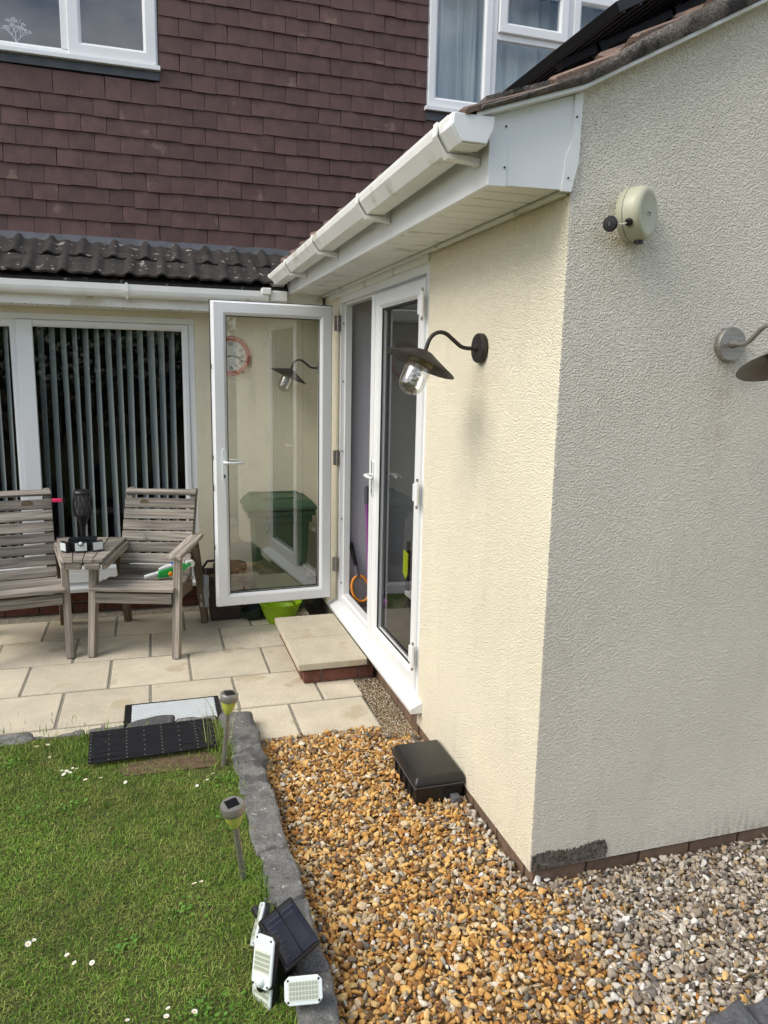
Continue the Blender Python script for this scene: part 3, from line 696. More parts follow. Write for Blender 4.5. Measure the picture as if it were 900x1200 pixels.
# ---- gutter of the extension, runs along y
FALL = -.010
GP = [(-.400, 2.476), (-.404, 2.450), (-.374, 2.408), (-.306, 2.408), (-.286, 2.446), (-.282, 2.476)]
def y_prism(mb, poly, y0, y1):
    n = len(poly); vs = [(x, y0, z + FALL * y0) for x, z in poly] + [(x, y1, z + FALL * y1) for x, z in poly]
    fs = [tuple(range(n)), tuple(range(2 * n - 1, n - 1, -1))] + [(i, (i + 1) % n, (i + 1) % n + n, i + n) for i in range(n)]
    return mb.add(vs, fs)
def off(poly, d):
    cx, cz = sum(p[0] for p in poly) / len(poly), sum(p[1] for p in poly) / len(poly)
    return [(x + (d if x > cx else -d), z - d if z < 2.47 else z + d) for x, z in poly]
inn = [(-.396, 2.476), (-.399, 2.451), (-.372, 2.412), (-.308, 2.412), (-.290, 2.446), (-.286, 2.476)]
lip = [(-.408, 2.480), (-.408, 2.470)]
gut = ob('gutter', y_prism(MB(), lip + GP[1:] + inn[::-1], -.02, 3.42), 'upvc_old', ext)
ob('stop_end', y_prism(y_prism(MB(), off(GP, .005), -.045, .02), off(GP, .002), -.052, -.045), 'upvc', gut, bevel=.002)
for y in (.055, .93, 1.83, 2.66):
    b = y_prism(MB(), off(GP, .006)[:4] + [(-.286, 2.398), (-.274, 2.398), (-.274, 2.376), (-.30, 2.384), (-.376, 2.388), (-.416, 2.446), (-.413, 2.484)], y, y + .030)
    ob('bracket', b, 'upvc_old', gut, bevel=.0015)
ob('corner_union', y_prism(y_prism(MB(), off(GP, .008), 3.36, 3.40), off(GP, .005), 3.40, 3.46), 'upvc_old', gut, bevel=.002)
ob('corner_union', MB().box(-.47, -.405, 3.25, 3.40, 2.30, 2.345).box(-.40, -.29, 3.27, 3.40, 2.26, 2.33), 'upvc_old', gut, bevel=.006)

# ---- roof: boarding, verge mortar, verge tiles, solar panel
TT = [(-.40, 2.485), (-.36, 2.499), (-.1, 2.606), (0, 2.648), (.16, 2.752), (.4, 2.886), (3.3, 2.886 + 2.9 * .525)]
def tile_top(x):
    for (a, za), (b, zb) in zip(TT, TT[1:]):
        if x <= b: return za + (zb - za) * (x - a) / (b - a)
def strip(mb, pts, lo, hi, y0, y1):
    poly = [(x, y0, z + lo) for x, z in pts] + [(x, y0, z + hi) for x, z in reversed(pts)]
    return mb.prism(poly, (0, y1 - y0, 0))
ob('undercloak', strip(MB(), [(-.335, verge_z(-.335)), (0, verge_z(0)), (3.2, verge_z(3.2))], -.001, .010, -.050, .03), 'upvc_old', ext)
# rough mortar bed
n = 90; vs = []; fs = []
for i in range(n + 1):
    x = -.325 + 2.4 * i / n; zb = verge_z(x) + .011
    hh = max(.012, tile_top(x) - .019 - zb)
    for k, (yy, zz) in enumerate(((.02, 0), (-.058, .0), (-.066, hh * .35), (-.066, hh * .7), (-.060, hh), (.02, hh))):
        q = mnoise.noise(V((x * 22, k * 3.1, 2))) * .006 + mnoise.noise(V((x * 60, k * 3.1, 7))) * .003
        vs.append((x, yy + (q if 0 < k < 5 else 0), zb + zz + (q * .5 if k in (1,) else 0)))
for i in range(n):
    for k in range(6): fs.append((i * 6 + k, i * 6 + (k + 1) % 6, (i + 1) * 6 + (k + 1) % 6, (i + 1) * 6 + k))
fs += [tuple(range(6)), tuple(n * 6 + k for k in range(5, -1, -1))]
ob('verge_mortar', MB().add(vs, fs), 'verge_mortar', ext, smooth=True)
def vtile(L, wd):
    """concrete tile, local x up the slope, y across, a roll along the verge side and another in the middle"""
    n = 22; vs = []; fs = []; xs_ = [0, .012, L * .5, L]
    for j, s_ in enumerate(xs_):
        for i in range(n + 1):
            t = i / n; yy = t * wd
            h = .014 * math.exp(-((yy - .035) / .030) ** 2) + .026 * math.exp(-((yy - .20) / .035) ** 2)
            lift = .020 * (1 - s_ / L) - (.005 if j == 0 else 0)
            vs.append((s_, yy, h + lift)); vs.append((s_, yy, h * .6 + lift - .013 + (.004 if j == 0 else 0)))
    q = lambda j, i, d: (j * (n + 1) + i) * 2 + d; J = len(xs_) - 1
    for j in range(J):
        for i in range(n):
            fs.append((q(j, i, 0), q(j + 1, i, 0), q(j + 1, i + 1, 0), q(j, i + 1, 0))); fs.append((q(j, i, 1), q(j, i + 1, 1), q(j + 1, i + 1, 1), q(j + 1, i, 1)))
        fs.append((q(j, 0, 0), q(j, 0, 1), q(j + 1, 0, 1), q(j + 1, 0, 0))); fs.append((q(j, n, 0), q(j + 1, n, 0), q(j + 1, n, 1), q(j, n, 1)))
    for j, s in ((0, 1), (J, -1)):
        for i in range(n): fs.append((q(j, i, 0), q(j, i + 1, 0), q(j, i + 1, 1), q(j, i, 1))[::s])
    me = MB().add(vs, fs).mesh('roof_tile', smooth=True); me.materials.append(MATS['verge_tile']); return me
VT = vtile(.30, .33)
def slope_frame(x):
    g = .335 if x < -.12 else .525; ax = V((1, 0, g)).normalized(); return Matrix((ax, V((0, 1, 0)), ax.cross(V((0, 1, 0))))).transposed().to_4x4(), ax
starts = [-.365, -.095, .165, .43, .69, .95, 1.2, 1.45, 1.7]
for c, x in enumerate(starts):
    for k in range(11):
        Mx, ax = slope_frame(x + .05)
        if c == 0: ax = V((1, 0, .41)).normalized(); Mx = Matrix((ax, V((0, 1, 0)), ax.cross(V((0, 1, 0))))).transposed().to_4x4()
        Mx.translation = V((x, -.058 + k * .318, tile_top(x) - .030))
        if 3.2 < -.070 + k * .318 + .2 and x < .2: continue
        link('roof_tile', VT, None, ext, Mx @ Matrix.Rotation(random.gauss(0, .008), 4, 'Z'), center=False)
ob('roof_boarding', MB().prism([(-.30, -.03, verge_z(-.3) + .02), (0, -.03, verge_z(0) + .02), (3.2, -.03, verge_z(3.2) + .02), (3.2, -.03, verge_z(3.2) + .05), (0, -.03, verge_z(0) + .05), (-.30, -.03, verge_z(-.3) + .05)], (0, 3.62, 0)), 'verge_mortar', ext)
sp = thing('solar_array', (.25, .14, 2.93), 'black solar array raised above the extension roof on brackets', 'solar array')
axp = V((1, 0, .525)).normalized(); ayp = V((0, 1, 0)); azp = axp.cross(ayp)
P0 = V((.205, .13, 2.905))
for k in range(2):
    c = P0 + axp * .52 + ayp * (.86 + 1.73 * k)
    ob('module', MB().fbox(c, axp, ayp, azp, .52, .855, .017), 'panel_black', sp, bevel=.002)
    m = MB()
    for i in range(16): m.fbox(c - azp * .019 + axp * (-.5 + i * .066), axp, ayp, azp, .0035, .85, .002)
    ob('rail', m, 'panel_line', sp)
for y in (.42, 1.3, 2.2):
    m = MB().fbox(P0 + axp * .2 + ayp * y - azp * .05, axp, ayp, azp, .014, .03, .05).fbox(P0 + axp * .55 + ayp * y - azp * .05, axp, ayp, azp, .014, .03, .06)
    ob('bracket', m.fbox(P0 + axp * .4 + ayp * y - azp * .035, axp, ayp, azp, .38, .02, .012), 'panel_black', sp)

# ---- door sill and frame
ob('door_sill', MB().prism([(-.058, 1.130, .128), (-.062, 1.130, .150), (-.058, 1.130, .158), (.0, 1.130, .184), (.07, 1.130, .186), (.07, 1.130, .128)], (0, 1.835, 0)), 'upvc', ext, bevel=.003)
fr_o = ob('door_frame', MB().rings([(Y1, Y2, .188, 2.272, 0), (Y1, Y2, .188, 2.272, .07), (Y1 + .055, Y2 - .055, .235, 2.217, .07), (Y1 + .055, Y2 - .055, .235, 2.217, .028), (Y1 + .042, Y2 - .042, .222, 2.230, .028), (Y1 + .042, Y2 - .042, .222, 2.230, 0)], lambda a, b, h: V((h, a, b))), 'upvc', ext)
m = MB()
for z in (.32, .78, 1.25, 1.72, 2.10): m.lathe([(.005, 0), (.005, .003)], (.014, Y2 - .0435, z), (0, -1, 0), 8)
ob('strike_screw', m, 'gasket', fr_o)
def door_leaf(name, P, wd, z0, z1, label, stile=.092, glass='pane'):
    """P(s, z, h): s along the leaf from the hinge, h towards the outside face of the two; one mesh frame with panes and ironwork as its parts"""
    T = .062
    i = lambda d, h: (d, wd - d, z0 + d, z1 - d, h)
    rr = [i(.0, .0), i(0, .016), i(.010, .020), i(.010, T - .006), i(.014, T), i(stile - .020, T), i(stile - .013, T - .004), i(stile, T - .018), i(stile, .016), i(stile - .014, .003), i(stile - .02, 0)]
    leaf = ob(name, MB().rings(rr, P), 'upvc', ext)
    leaf['label'] = label
    for h in (.020, .040):
        ob('pane', MB().add([P(stile - .004, z0 + stile - .004, h), P(wd - stile + .004, z0 + stile - .004, h), P(wd - stile + .004, z1 - stile + .004, h), P(stile - .004, z1 - stile + .004, h)], [(0, 1, 2, 3)]), glass, leaf)
        break
    g = MB().rings([i(stile - .001, T - .022), i(stile - .001, T - .017), i(stile + .005, T - .021), i(stile + .005, T - .024)], P)
    g.rings([i(-.005, .002), i(-.005, .012), i(.004, .012), i(.004, .002)], P)
    ob('gasket', g, 'gasket', leaf)
    return leaf
def handle(leaf, P, s, zc, side, sgn, tip=.105):
    """long plate, lever towards the hinge, keyhole"""
    T = .062; h0 = T if side > 0 else 0.; d = side
    m = MB()
    ring = []
    hw, hz = .015, .106
    for k in range(24):
        a = 2 * math.pi * k / 24; ring.append((s + hw * math.cos(a), zc - .02 + (hz - hw) * (1 if math.sin(a) >= 0 else -1) + hw * math.sin(a)))
    lo = [P(a, b, h0) for a, b in ring]; hi = [P(a, b, h0 + d * .008) for a, b in ring]
    m.prism(lo, hi[0] - lo[0])
    ob('handle_plate', m, 'toy_white', leaf, bevel=.002)
    pts = [P(s, zc, h0 + d * .006), P(s, zc, h0 + d * .040), P(s - sgn * .008, zc, h0 + d * .050), P(s - sgn * .03, zc - .001, h0 + d * .052), P(s - sgn * .07, zc - .003, h0 + d * .050), P(s - sgn * tip, zc - .004, h0 + d * .044), P(s - sgn * (tip + .012), zc - .004, h0 + d * .038)]
    ob('handle', MB().tube(pts, [.010, .009, .010, .0095, .009, .008, .005], 10), 'toy_white', leaf, smooth=True)
    kh = MB().lathe([(.007, 0), (.007, .002)], P(s, zc - .088, h0 + d * .0075), P(0, 0, d) - P(0, 0, 0), 12)
    a, b = P(s - .004, zc - .105, h0 + d * .0075), P(s + .004, zc - .105, h0 + d * .0075)
    kh.prism([a, b, P(s + .004, zc - .088, h0 + d * .0075), P(s - .004, zc - .088, h0 + d * .0075)], P(0, 0, d * .002) - P(0, 0, 0))
    ob('keyhole', kh, 'ink', leaf)
# closed leaf, hinged at the near jamb: s runs along +y, h towards -x
LZ0, LZ1 = .212, 2.216
Pc = lambda s, z, h: V((.046 - h, Y1 + .016 + s, z))
cl = door_leaf('door_leaf', Pc, .812, LZ0, LZ1, 'closed white glazed door leaf', glass='pane_shut')
ob('astragal', MB().box(-.024, .0, 2.0, 2.062, LZ0 + .01, LZ1 - .01), 'upvc', cl, bevel=.003)
handle(cl, Pc, .788, 1.20, 1, 1); handle(cl, Pc, .770, 1.20, -1, 1)
for z in (2.09, 1.215, .40):
    m = MB().box(-.034, -.016, Y1 + .020, Y1 + .062, z - .045, z + .040).lathe([(.009, -.06), (.009, .055)], (-.030, Y1 + .008, z), (0, 0, 1), 12)
    ob('hinge', m, 'upvc', cl, bevel=.002)
    ob('hinge_pin', MB().lathe([(.006, -.075), (.006, .070)], (-.030, Y1 + .008, z), (0, 0, 1), 10), 'steel', cl)
# open leaf, hinged at the far jamb and swung out square to the wall
HB, HA = V((-.050, 2.880, 0)), V((-.848, 2.828, 0)); dl = (HA - HB).normalized(); nl = V((-dl.y, dl.x, 0))
if nl.y > 0: nl = -nl
Po = lambda s, z, h: HB - nl * .062 + dl * s + nl * h + V((0, 0, z))
opn = door_leaf('door_leaf', Po, .80, .205, 2.212, 'open white glazed door leaf swung out over the step', glass='pane_open')
handle(opn, Po, .735, 1.190, 1, 1); handle(opn, Po, .735, 1.190, -1, 1)
for z in (2.10, 1.205, .455):
    m = MB().box(-.048, -.004, 2.868, 2.884, z - .05, z + .05).lathe([(.008, -.055), (.008, .055)], (-.022, 2.872, z), (0, 0, 1), 10)
    ob('hinge', m, 'steel', opn, bevel=.002)
m = MB()
for (z, hh) in ((1.22, .012), (1.02, .02), (.62, .015), (1.8, .015)):
    m.fbox(Po(.802, z, .040), nl, dl, V((0, 0, 1)), .006, .002, hh)
ob('lock_keep', m, 'steel_dark', opn)

# ---- room behind the doors
m = MB(); x0, x1, y0, y1, z0, z1 = W + .001, 3.1, W + .001, 3.05, .150, 2.42
m.add([(x0, y0, z0), (x1, y0, z0), (x1, y1, z0), (x0, y1, z0), (x0, y0, z1), (x1, y0, z1), (x1, y1, z1), (x0, y1, z1)], [(4, 7, 6, 5), (1, 5, 6, 2), (2, 6, 7, 3), (0, 4, 5, 1)])
m.box(.0705, x0 + .002, Y2 - .003, 3.04, z0, 2.40)
ob('inner_walls', m, 'inner_wall', ext)
ob('inner_floor', MB().box(.072, 3.1, Y1 + .002, 3.05, .10, .152).box(W, 3.1, .27, Y1, .10, .152), 'inner_floor', ext)

# ================================================================== THINGS
# ---- doorstep
step = thing('doorstep', (-.26, 2.33, 0), 'doorstep of two buff slabs on red brick below the open door', 'step')
for (a, b) in ((1.90, 2.335), (2.342, 2.775)):
    ob('step_slab', MB().box(-.472, -.062, a, b, .088, .130), 'paving', step, bevel=.006)
ob('step_core', MB().box(-.43, -.04, 1.93, 2.75, -.03, .087), 'mortar', step)
for (a, b) in ((-.437, -.335), (-.325, -.115), (-.105, -.02)):
    ob('brick', MB().box(a, b, 1.918, 1.97, .006, .075), 'brick_red', step, bevel=.004)
for k in range(4):
    ob('brick', MB().box(-.442, -.40, 1.975 + k * .2, 2.165 + k * .2, .006, .075), 'brick_red', step, bevel=.004)

# ---- swan-neck wall lamps
def swan_lamp(origin, out, side, mats, label):
    """origin on the wall, out = direction away from the wall"""
    o_ = V(origin); E = V(out); Z = V((0, 0, 1)); Sd = V(side)
    P = lambda a, z, s_=0: o_ + E * a + Z * z + Sd * s_
    plate_m, arm_m, shade_m, collar_m = mats
    t = thing('wall_lamp', o_, label, 'wall lamp', 'swan-neck lamps on the extension walls')
    ob('wall_plate', MB().lathe([(.052, -.002), (.056, .004), (.056, .020), (.053, .025), (.0, .025)], o_, E, 36), plate_m, t, smooth=True)
    m = MB().lathe([(.014, 0), (.012, .012), (.008, .014)], P(.023, 0), E, 16).lathe([(.005, 0), (.004, .003)], P(.024, .0, .03), E, 8).lathe([(.005, 0), (.004, .003)], P(.024, 0, -.03), E, 8)
    ob('boss', m, arm_m, t, smooth=True)
    ctrl = [(.03, .0), (.06, -.002), (.09, .004), (.12, .026), (.15, .048), (.175, .054), (.200, .046), (.218, .026), (.228, .0), (.236, -.026)]
    pts = []
    for i in range(len(ctrl) - 1):
        p0, p1, p2, p3 = [V((*ctrl[max(0, min(len(ctrl) - 1, i + d))], 0)) for d in (-1, 0, 1, 2)]
        for k in range(4):
            u_ = k / 4; q = .5 * ((2 * p1) + (-p0 + p2) * u_ + (2 * p0 - 5 * p1 + 4 * p2 - p3) * u_ ** 2 + (-p0 + 3 * p1 - 3 * p2 + p3) * u_ ** 3); pts.append(P(q.x, q.y))
    pts.append(P(*ctrl[-1]))
    ob('arm', MB().tube(pts, .0078, 12), arm_m, t, smooth=True)
    ax = (E * .40 + Z * -.92).normalized()          # the lamp hangs tipped outwards
    c = P(.236, -.026)
    ob('shade', MB().lathe([(.010, -.012), (.030, -.008), (.045, .0), (.085, .018), (.137, .040), (.140, .043), (.136, .044), (.084, .023), (.045, .006), (.010, .002)], c, ax, 48), shade_m, t, smooth=True)
    ob('collar', MB().lathe([(.046, .004), (.049, .010), (.049, .042), (.046, .046), (.0, .046)], c, ax, 30), collar_m, t, smooth=True)
    prof = [(.046, .040), (.049, .055), (.049, .120)] + [(.049 * math.cos(a), .120 + .044 * math.sin(a)) for a in [i * math.pi / 16 for i in range(1, 8)]] + [(.001, .164)]
    gm = MB(); g2 = prof; seg = 30; d = ax.normalized(); a_ = d.orthogonal().normalized(); b_ = d.cross(a_); vs = []; fs = []
    for (rr, h) in g2:
        for k in range(seg): vs.append(c + d * h + (a_ * math.cos(6.28319 * k / seg) + b_ * math.sin(6.28319 * k / seg)) * rr)
    for i in range(len(g2) - 1):
        for k in range(seg): fs.append((i * seg + k, i * seg + (k + 1) % seg, (i + 1) * seg + (k + 1) % seg, (i + 1) * seg + k))
    ob('glass_dome', gm.add(vs, fs), 'lamp_glass', t, smooth=True)
    ob('lamp_holder', MB().lathe([(.017, .046), (.017, .066), (.013, .068)], c, ax, 16), 'lamp_white', t, smooth=True)
    cf = MB()
    hel = [c + ax * (.068 + .0022 * k) + (a_ * math.cos(k * .75) + b_ * math.sin(k * .75)) * (.013 + .003 * math.sin(k * .14)) for k in range(26)]
    ob('bulb', cf.tube(hel, .0048, 6), 'lamp_white', t, smooth=True)
    return t
swan_lamp((0, .590, 1.874), (-1, 0, 0), (0, 1, 0), ('iron_lamp', 'iron_lamp', 'iron_lamp', 'brass_collar'), 'dark iron swan-neck lamp between the doors and the corner of the extension')
swan_lamp((0, 3.455, 1.812), (-1, 0, 0), (0, 1, 0), ('iron_lamp', 'iron_lamp', 'iron_lamp', 'brass_collar'), 'dark iron swan-neck lamp seen through the glass of the open door')
swan_lamp((.625, 0, 1.888), (0, -1, 0), (1, 0, 0), ('steel', 'steel', 'steel_dark', 'steel'), 'brushed steel swan-neck lamp on the front wall of the extension')

# ---- retractable line reel on the front wall
rl = thing('line_reel', (.225, -.05, 2.26), 'round beige retractable washing line reel on the front wall', 'line reel')
an = V((.53, -.85, 0)).normalized(); rc = V((.205, -.045, 2.260))
ob('body', MB().lathe([(.060, -.038), (.072, -.036), (.0775, -.028), (.079, -.012), (.079, .018), (.0755, .030), (.068, .037), (.058, .039), (.055, .0375), (.0, .0375)], rc, an, 48), 'reel', rl, smooth=True)
ob('seam', MB().lathe([(.0792, -.0135), (.0797, -.013), (.0797, -.012), (.0792, -.0115)], rc, an, 48, closed=True), 'grey_grip', rl)
sx = Vector((0, 0, 1)).cross(an).normalized()
ob('badge', MB().fbox(rc + an * .0385, sx, V((0, 0, 1)), an, .016, .006, .0015), 'reel', rl, bevel=.002)
ob('badge_line', MB().fbox(rc + an * .0403, sx, V((0, 0, 1)), an, .011, .0018, .0005), 'grey_grip', rl)
ob('bracket', MB().box(.178, .232, -.03, .004, 2.20, 2.32).box(.255, .275, -.03, -.002, 2.29, 2.31), 'reel', rl, bevel=.006)
pout = rc - sx * .072 + V((0, 0, -.035)) + an * .01
ob('outlet', MB().lathe([(.011, -.004), (.012, .003), (.008, .005)], pout - sx * .002, (-sx + V((0, 0, -.4))).normalized(), 16), 'black_plastic', rl, smooth=True)
ob('outlet', MB().lathe([(.014, -.002), (.014, .006), (.009, .008)], rc + V((0, 0, -.080)) + an * .012, (0, 0, -1), 14), 'black_plastic', rl, smooth=True)
he = pout + V((-.052, .018, -.006))
ob('line', MB().tube([pout, pout + V((-.02, .006, -.006)), he], .0022, 6), 'lamp_white', rl)
ob('end_stop', MB().lathe([(.008, -.006), (.021, -.004), (.023, .002), (.019, .008), (.008, .009)], he, V((-.75, -.60, -.1)).normalized(), 20), 'black_plastic', rl, smooth=True)
ob('end_mark', MB().fbox(he + V((-.0075, -.006, -.001)), V((.62, -.78, 0)), V((0, 0, 1)), V((-.78, -.62, 0)), .0015, .006, .001), 'grey_grip', rl)

# ---- black box against the wall (rodent bait station)
bx = thing('black_box', (-.115, .77, 0), 'low black plastic lidded box against the cream wall on the gravel', 'plastic box')
def rbox(x0, x1, y0, y1, z0, z1, taper=0.):
    return MB().add([(x0 + taper, y0 + taper, z0), (x1 - taper, y0 + taper, z0), (x1 - taper, y1 - taper, z0), (x0 + taper, y1 - taper, z0), (x0, y0, z1), (x1, y0, z1), (x1, y1, z1), (x0, y1, z1)],
                    [(0, 3, 2, 1), (4, 5, 6, 7), (0, 1, 5, 4), (1, 2, 6, 5), (2, 3, 7, 6), (3, 0, 4, 7)])
ob('base', rbox(-.226, -.006, .575, .890, -.015, .072, .008), 'box_plastic', bx, bevel=.012, seg=3)
lid = MB().add([(-.232, .568, .074), (0 - .004, .568, .074), (-.004, .897, .074), (-.232, .897, .074), (-.232, .568, .092), (-.004, .568, .092), (-.004, .897, .092), (-.232, .897, .092), (-.217, .585, .117), (-.014, .585, .117), (-.014, .884, .117), (-.217, .884, .117)],
               [(0, 3, 2, 1), (0, 1, 5, 4), (1, 2, 6, 5), (2, 3, 7, 6), (3, 0, 4, 7), (4, 5, 9, 8), (5, 6, 10, 9), (6, 7, 11, 10), (7, 4, 8, 11), (8, 9, 10, 11)])
ob('lid', lid, 'box_plastic', bx, bevel=.011, seg=3, smooth=True)
ob('hinge_seam', MB().box(-.2325, -.0035, .5675, .8975, .0735, .0765), 'grey_grip', bx)
m = MB()
ob('entry', MB().lathe([(.028, 0), (.028, .004)], (-.07, .5765, .03), (0, -1, 0), 18), 'gasket', bx)
for y in (.63, .70, .77, .84):
    ob('rib', MB().box(-.231, -.222, y - .004, y + .004, .0, .072), 'box_plastic', bx, bevel=.002)
rock('flint', -.075, -.035, .535, .575, 0, .03, 'charcoal_stone', None, 91, .004); tag(bpy.data.objects['flint'], 'dark flint lying in front of the black plastic box', 'stone')

# ---- stake lights
def stake_light(base, top, label):
    b, t_ = V(base), V(top); ax = (t_ - b).normalized(); L = (t_ - b).length
    t = thing('stake_light', b, label, 'garden light', 'solar stake lights along the lawn edge')
    ob('stake', MB().tube([b - ax * .03, b + ax * (L - .085)], .0105, 14), 'steel', t, smooth=True)
    ob('lens', MB().lathe([(.012, -.094), (.019, -.082), (.028, -.060), (.0335, -.036), (.0345, -.030), (.0, -.030)], t_, ax, 26), 'stake_lens', t, smooth=True)
    ob('cap', MB().lathe([(.030, -.032), (.038, -.032), (.039, -.028), (.039, -.004), (.036, .001), (.0, .001)], t_, ax, 30), 'steel', t, smooth=True)
    xx = V((1, .25, 0)); xx = (xx - ax * xx.dot(ax)).normalized(); yy = ax.cross(xx)
    ob('solar_cell', MB().fbox(t_ + ax * .002, xx, yy, ax, .020, .020, .0012), 'panel_black', t)
stake_light((-.974, .991, .07), (-.944, .985, .400), 'solar stake light with yellow lens beside the black mat')
stake_light((-.979, .206, .07), (-1.016, .170, .372), 'solar stake light with yellow lens halfway along the stone edging')

# ---- multi-head solar light lying on the stones
ml = thing('solar_floodlight', (-.93, -.25, .08), 'black and white solar floodlight with four lamp heads lying on the stone edging', 'solar light')
pc = [V((-.978, -.185, .205)), V((-.866, -.085, .190)), V((-.812, -.265, .165)), V((-.926, -.355, .172))]
n_ = (pc[1] - pc[0]).cross(pc[3] - pc[0]).normalized()
if n_.z < 0: n_ = -n_
ob('panel_case', MB().prism([p - n_ * .014 for p in pc], n_ * .014), 'black_plastic', ml, bevel=.003)
cc = sum(pc, V()) / 4
inner = [cc + (p - cc) * .89 + n_ * .0012 for p in pc]
ob('solar_cell', MB().prism(inner, n_ * .001), 'solar_cell', ml)
m = MB(); e1 = inner[1] - inner[0]; e2 = inner[3] - inner[0]
m.prism([inner[0] + e1 * .49 + n_ * .002, inner[0] + e1 * .515 + n_ * .002, inner[3] + (inner[2] - inner[3]) * .515 + n_ * .002, inner[3] + (inner[2] - inner[3]) * .49 + n_ * .002], n_ * .0005)
ob('cell_divider', m, 'panel_black', ml)
m = MB()
for i in range(1, 9):
    for (u0, u1) in ((.04, .46), (.55, .96)):
        a = lambda u_, v_: inner[0] + e1 * u_ + e2 * v_ + n_ * .0014
        m.prism([a(u0, i / 9 - .006), a(u1, i / 9 - .006), a(u1, i / 9 + .006), a(u0, i / 9 + .006)], n_ * .0004)
ob('cell_lines', m, 'panel_line', ml)
def head(c, n, up, hw, hh, parts='grid', pir=False):
    c, n, up = V(c), V(n).normalized(), V(up); up = (up - n * up.dot(n)).normalized(); rx = up.cross(n)
    def oct_(w_, h_, k, d): return [c + rx * a + up * b + n * d for a, b in ((-w_ + k, -h_), (w_ - k, -h_), (w_, -h_ + k), (w_, h_ - k), (w_ - k, h_), (-w_ + k, h_), (-w_, h_ - k), (-w_, -h_ + k))]
    hd = ob('lamp_head', MB().prism(oct_(hw, hh, .012, -.022), n * .016), 'black_plastic', ml, bevel=.003)
    ob('bezel', MB().prism(oct_(hw - .001, hh - .001, .012, -.006), n * .008), 'led_white', hd, bevel=.003)
    ob('lens', MB().fbox(c + n * .0022, rx, up, n, hw * .78, hh * (.70 if not pir else .42), .0008), 'led_lens', hd)
    m = MB()
    rows, cols = (4, 9)
    for i in range(rows):
        for j in range(cols):
            m.fbox(c + n * .0034 + rx * hw * .74 * ((j + .5) / cols * 2 - 1) + up * hh * (.62 if not pir else .36) * ((i + .5) / rows * 2 - 1), rx, up, n, .0032, .0042, .0006)
    ob('led_chips', m, 'chip', hd, kind='stuff')
    m = MB()
    for a in (-1, 1):
        for b in (-1, 1): m.lathe([(.003, 0), (.003, .002)], c + rx * a * (hw - .011) + up * b * (hh - .010) + n * .0015, n, 8)
    ob('screws', m, 'gasket', hd, kind='stuff')
    if pir:
        ob('sensor', MB().lathe([(.016, 0), (.0155, .004), (.012, .010), (.006, .0135), (.0, .0145)], c + n * .002 - up * hh * .72 + rx * hw * .0, n, 20), 'led_white', hd, smooth=True)
    return hd
head((-.8885, -.400, .143), (-.22, -.80, .55), (0, .3, 1), .052, .035)
head((-.986, -.325, .190), (-.80, -.50, .34), (.1, .35, 1), .038, .066, pir=True)
head((-.988, -.315, .092), (-.84, -.50, .22), (.1, .2, 1), .040, .055)
head((-.974, -.115, .140), (-.94, .18, .30), (.05, .75, 1), .044, .060)
ob('hub', MB().fbox((-.925, -.235, .125), V((1, 0, 0)), V((0, 1, 0)), V((0, 0, 1)), .035, .075, .035).tube([(-.93, -.25, .12), (-.985, -.265, .145)], .012, 8).tube([(-.93, -.25, .12), (-.889, -.385, .135)], .012, 8).tube([(-.93, -.25, .11), (-.995, -.33, .112)], .012, 8).tube([(-.93, -.2, .13), (-.975, -.06, .15)], .012, 8).tube([(-.925, -.235, .12), (-.9, -.22, .18)], .014, 8), 'black_plastic', ml)

# ---- mat on the lawn and white tray
mt = thing('rubber_mat', (-1.27, 1.26, .08), 'black slatted rubber mat on the lawn beside the stake light', 'mat')
A0, A1, B1, B0 = V((-1.540, 1.108, .086)), V((-1.552, 1.408, .090)), V((-.996, 1.412, .090)), V((-.990, 1.122, .086))
N = 19
for i in range(N):
    a0, a1 = A0.lerp(A1, (i + .10) / N), A0.lerp(A1, (i + .90) / N); b0, b1 = B0.lerp(B1, (i + .10) / N), B0.lerp(B1, (i + .90) / N)
    dz = V((0, 0, random.uniform(-.002, .002)))
    ob('slat', MB().prism([a0 + dz, b0 - dz, b1 - dz, a1 + dz], (0, 0, .006)), 'rubber', mt, bevel=.0015)
for j in range(8):
    t_ = (j + .12) / 7.4
    if t_ < 1: ob('cord', MB().prism([A0.lerp(B0, t_) + V((-.003, 0, .005)), A0.lerp(B0, t_) + V((.003, 0, .005)), A1.lerp(B1, t_) + V((.003, 0, .005)), A1.lerp(B1, t_) + V((-.003, 0, .005))], (0, 0, .0012)), 'rubber', mt)
m = MB()
for j in range(8):
    for i in range(0, N, 3 if j % 2 else 2):
        p = A0.lerp(B0, min(.985, .015 + j / 7.2)).lerp(A1.lerp(B1, min(.985, .015 + j / 7.2)), (i + .5) / N); m.lathe([(.0035, 0), (.0035, .002)], p + V((0, 0, .006)), (0, 0, 1), 8)
ob('studs', m, 'steel', mt, kind='stuff')
tr = thing('tray', (-1.17, 1.68, 0), 'white dimpled tray with black rim lying behind the lawn edging', 'tray')
ob('rim', rbox(-1.415, -.925, 1.545, 1.838, .001, .024, .012), 'black_plastic', tr, bevel=.009, seg=3)
ob('panel', MB().box(-1.375, -.955, 1.570, 1.815, .022, .0255), 'tray_white', tr, bevel=.001)
m = MB()
for i in range(26):
    for j in range(15): m.lathe([(.0038, 0), (.0030, .0016)], (-1.367 + i * .0162 + (j % 2) * .008, 1.577 + j * .0165, .0255), (0, 0, 1), 6)
ob('dimples', m, 'tray_dot', tr, kind='stuff')

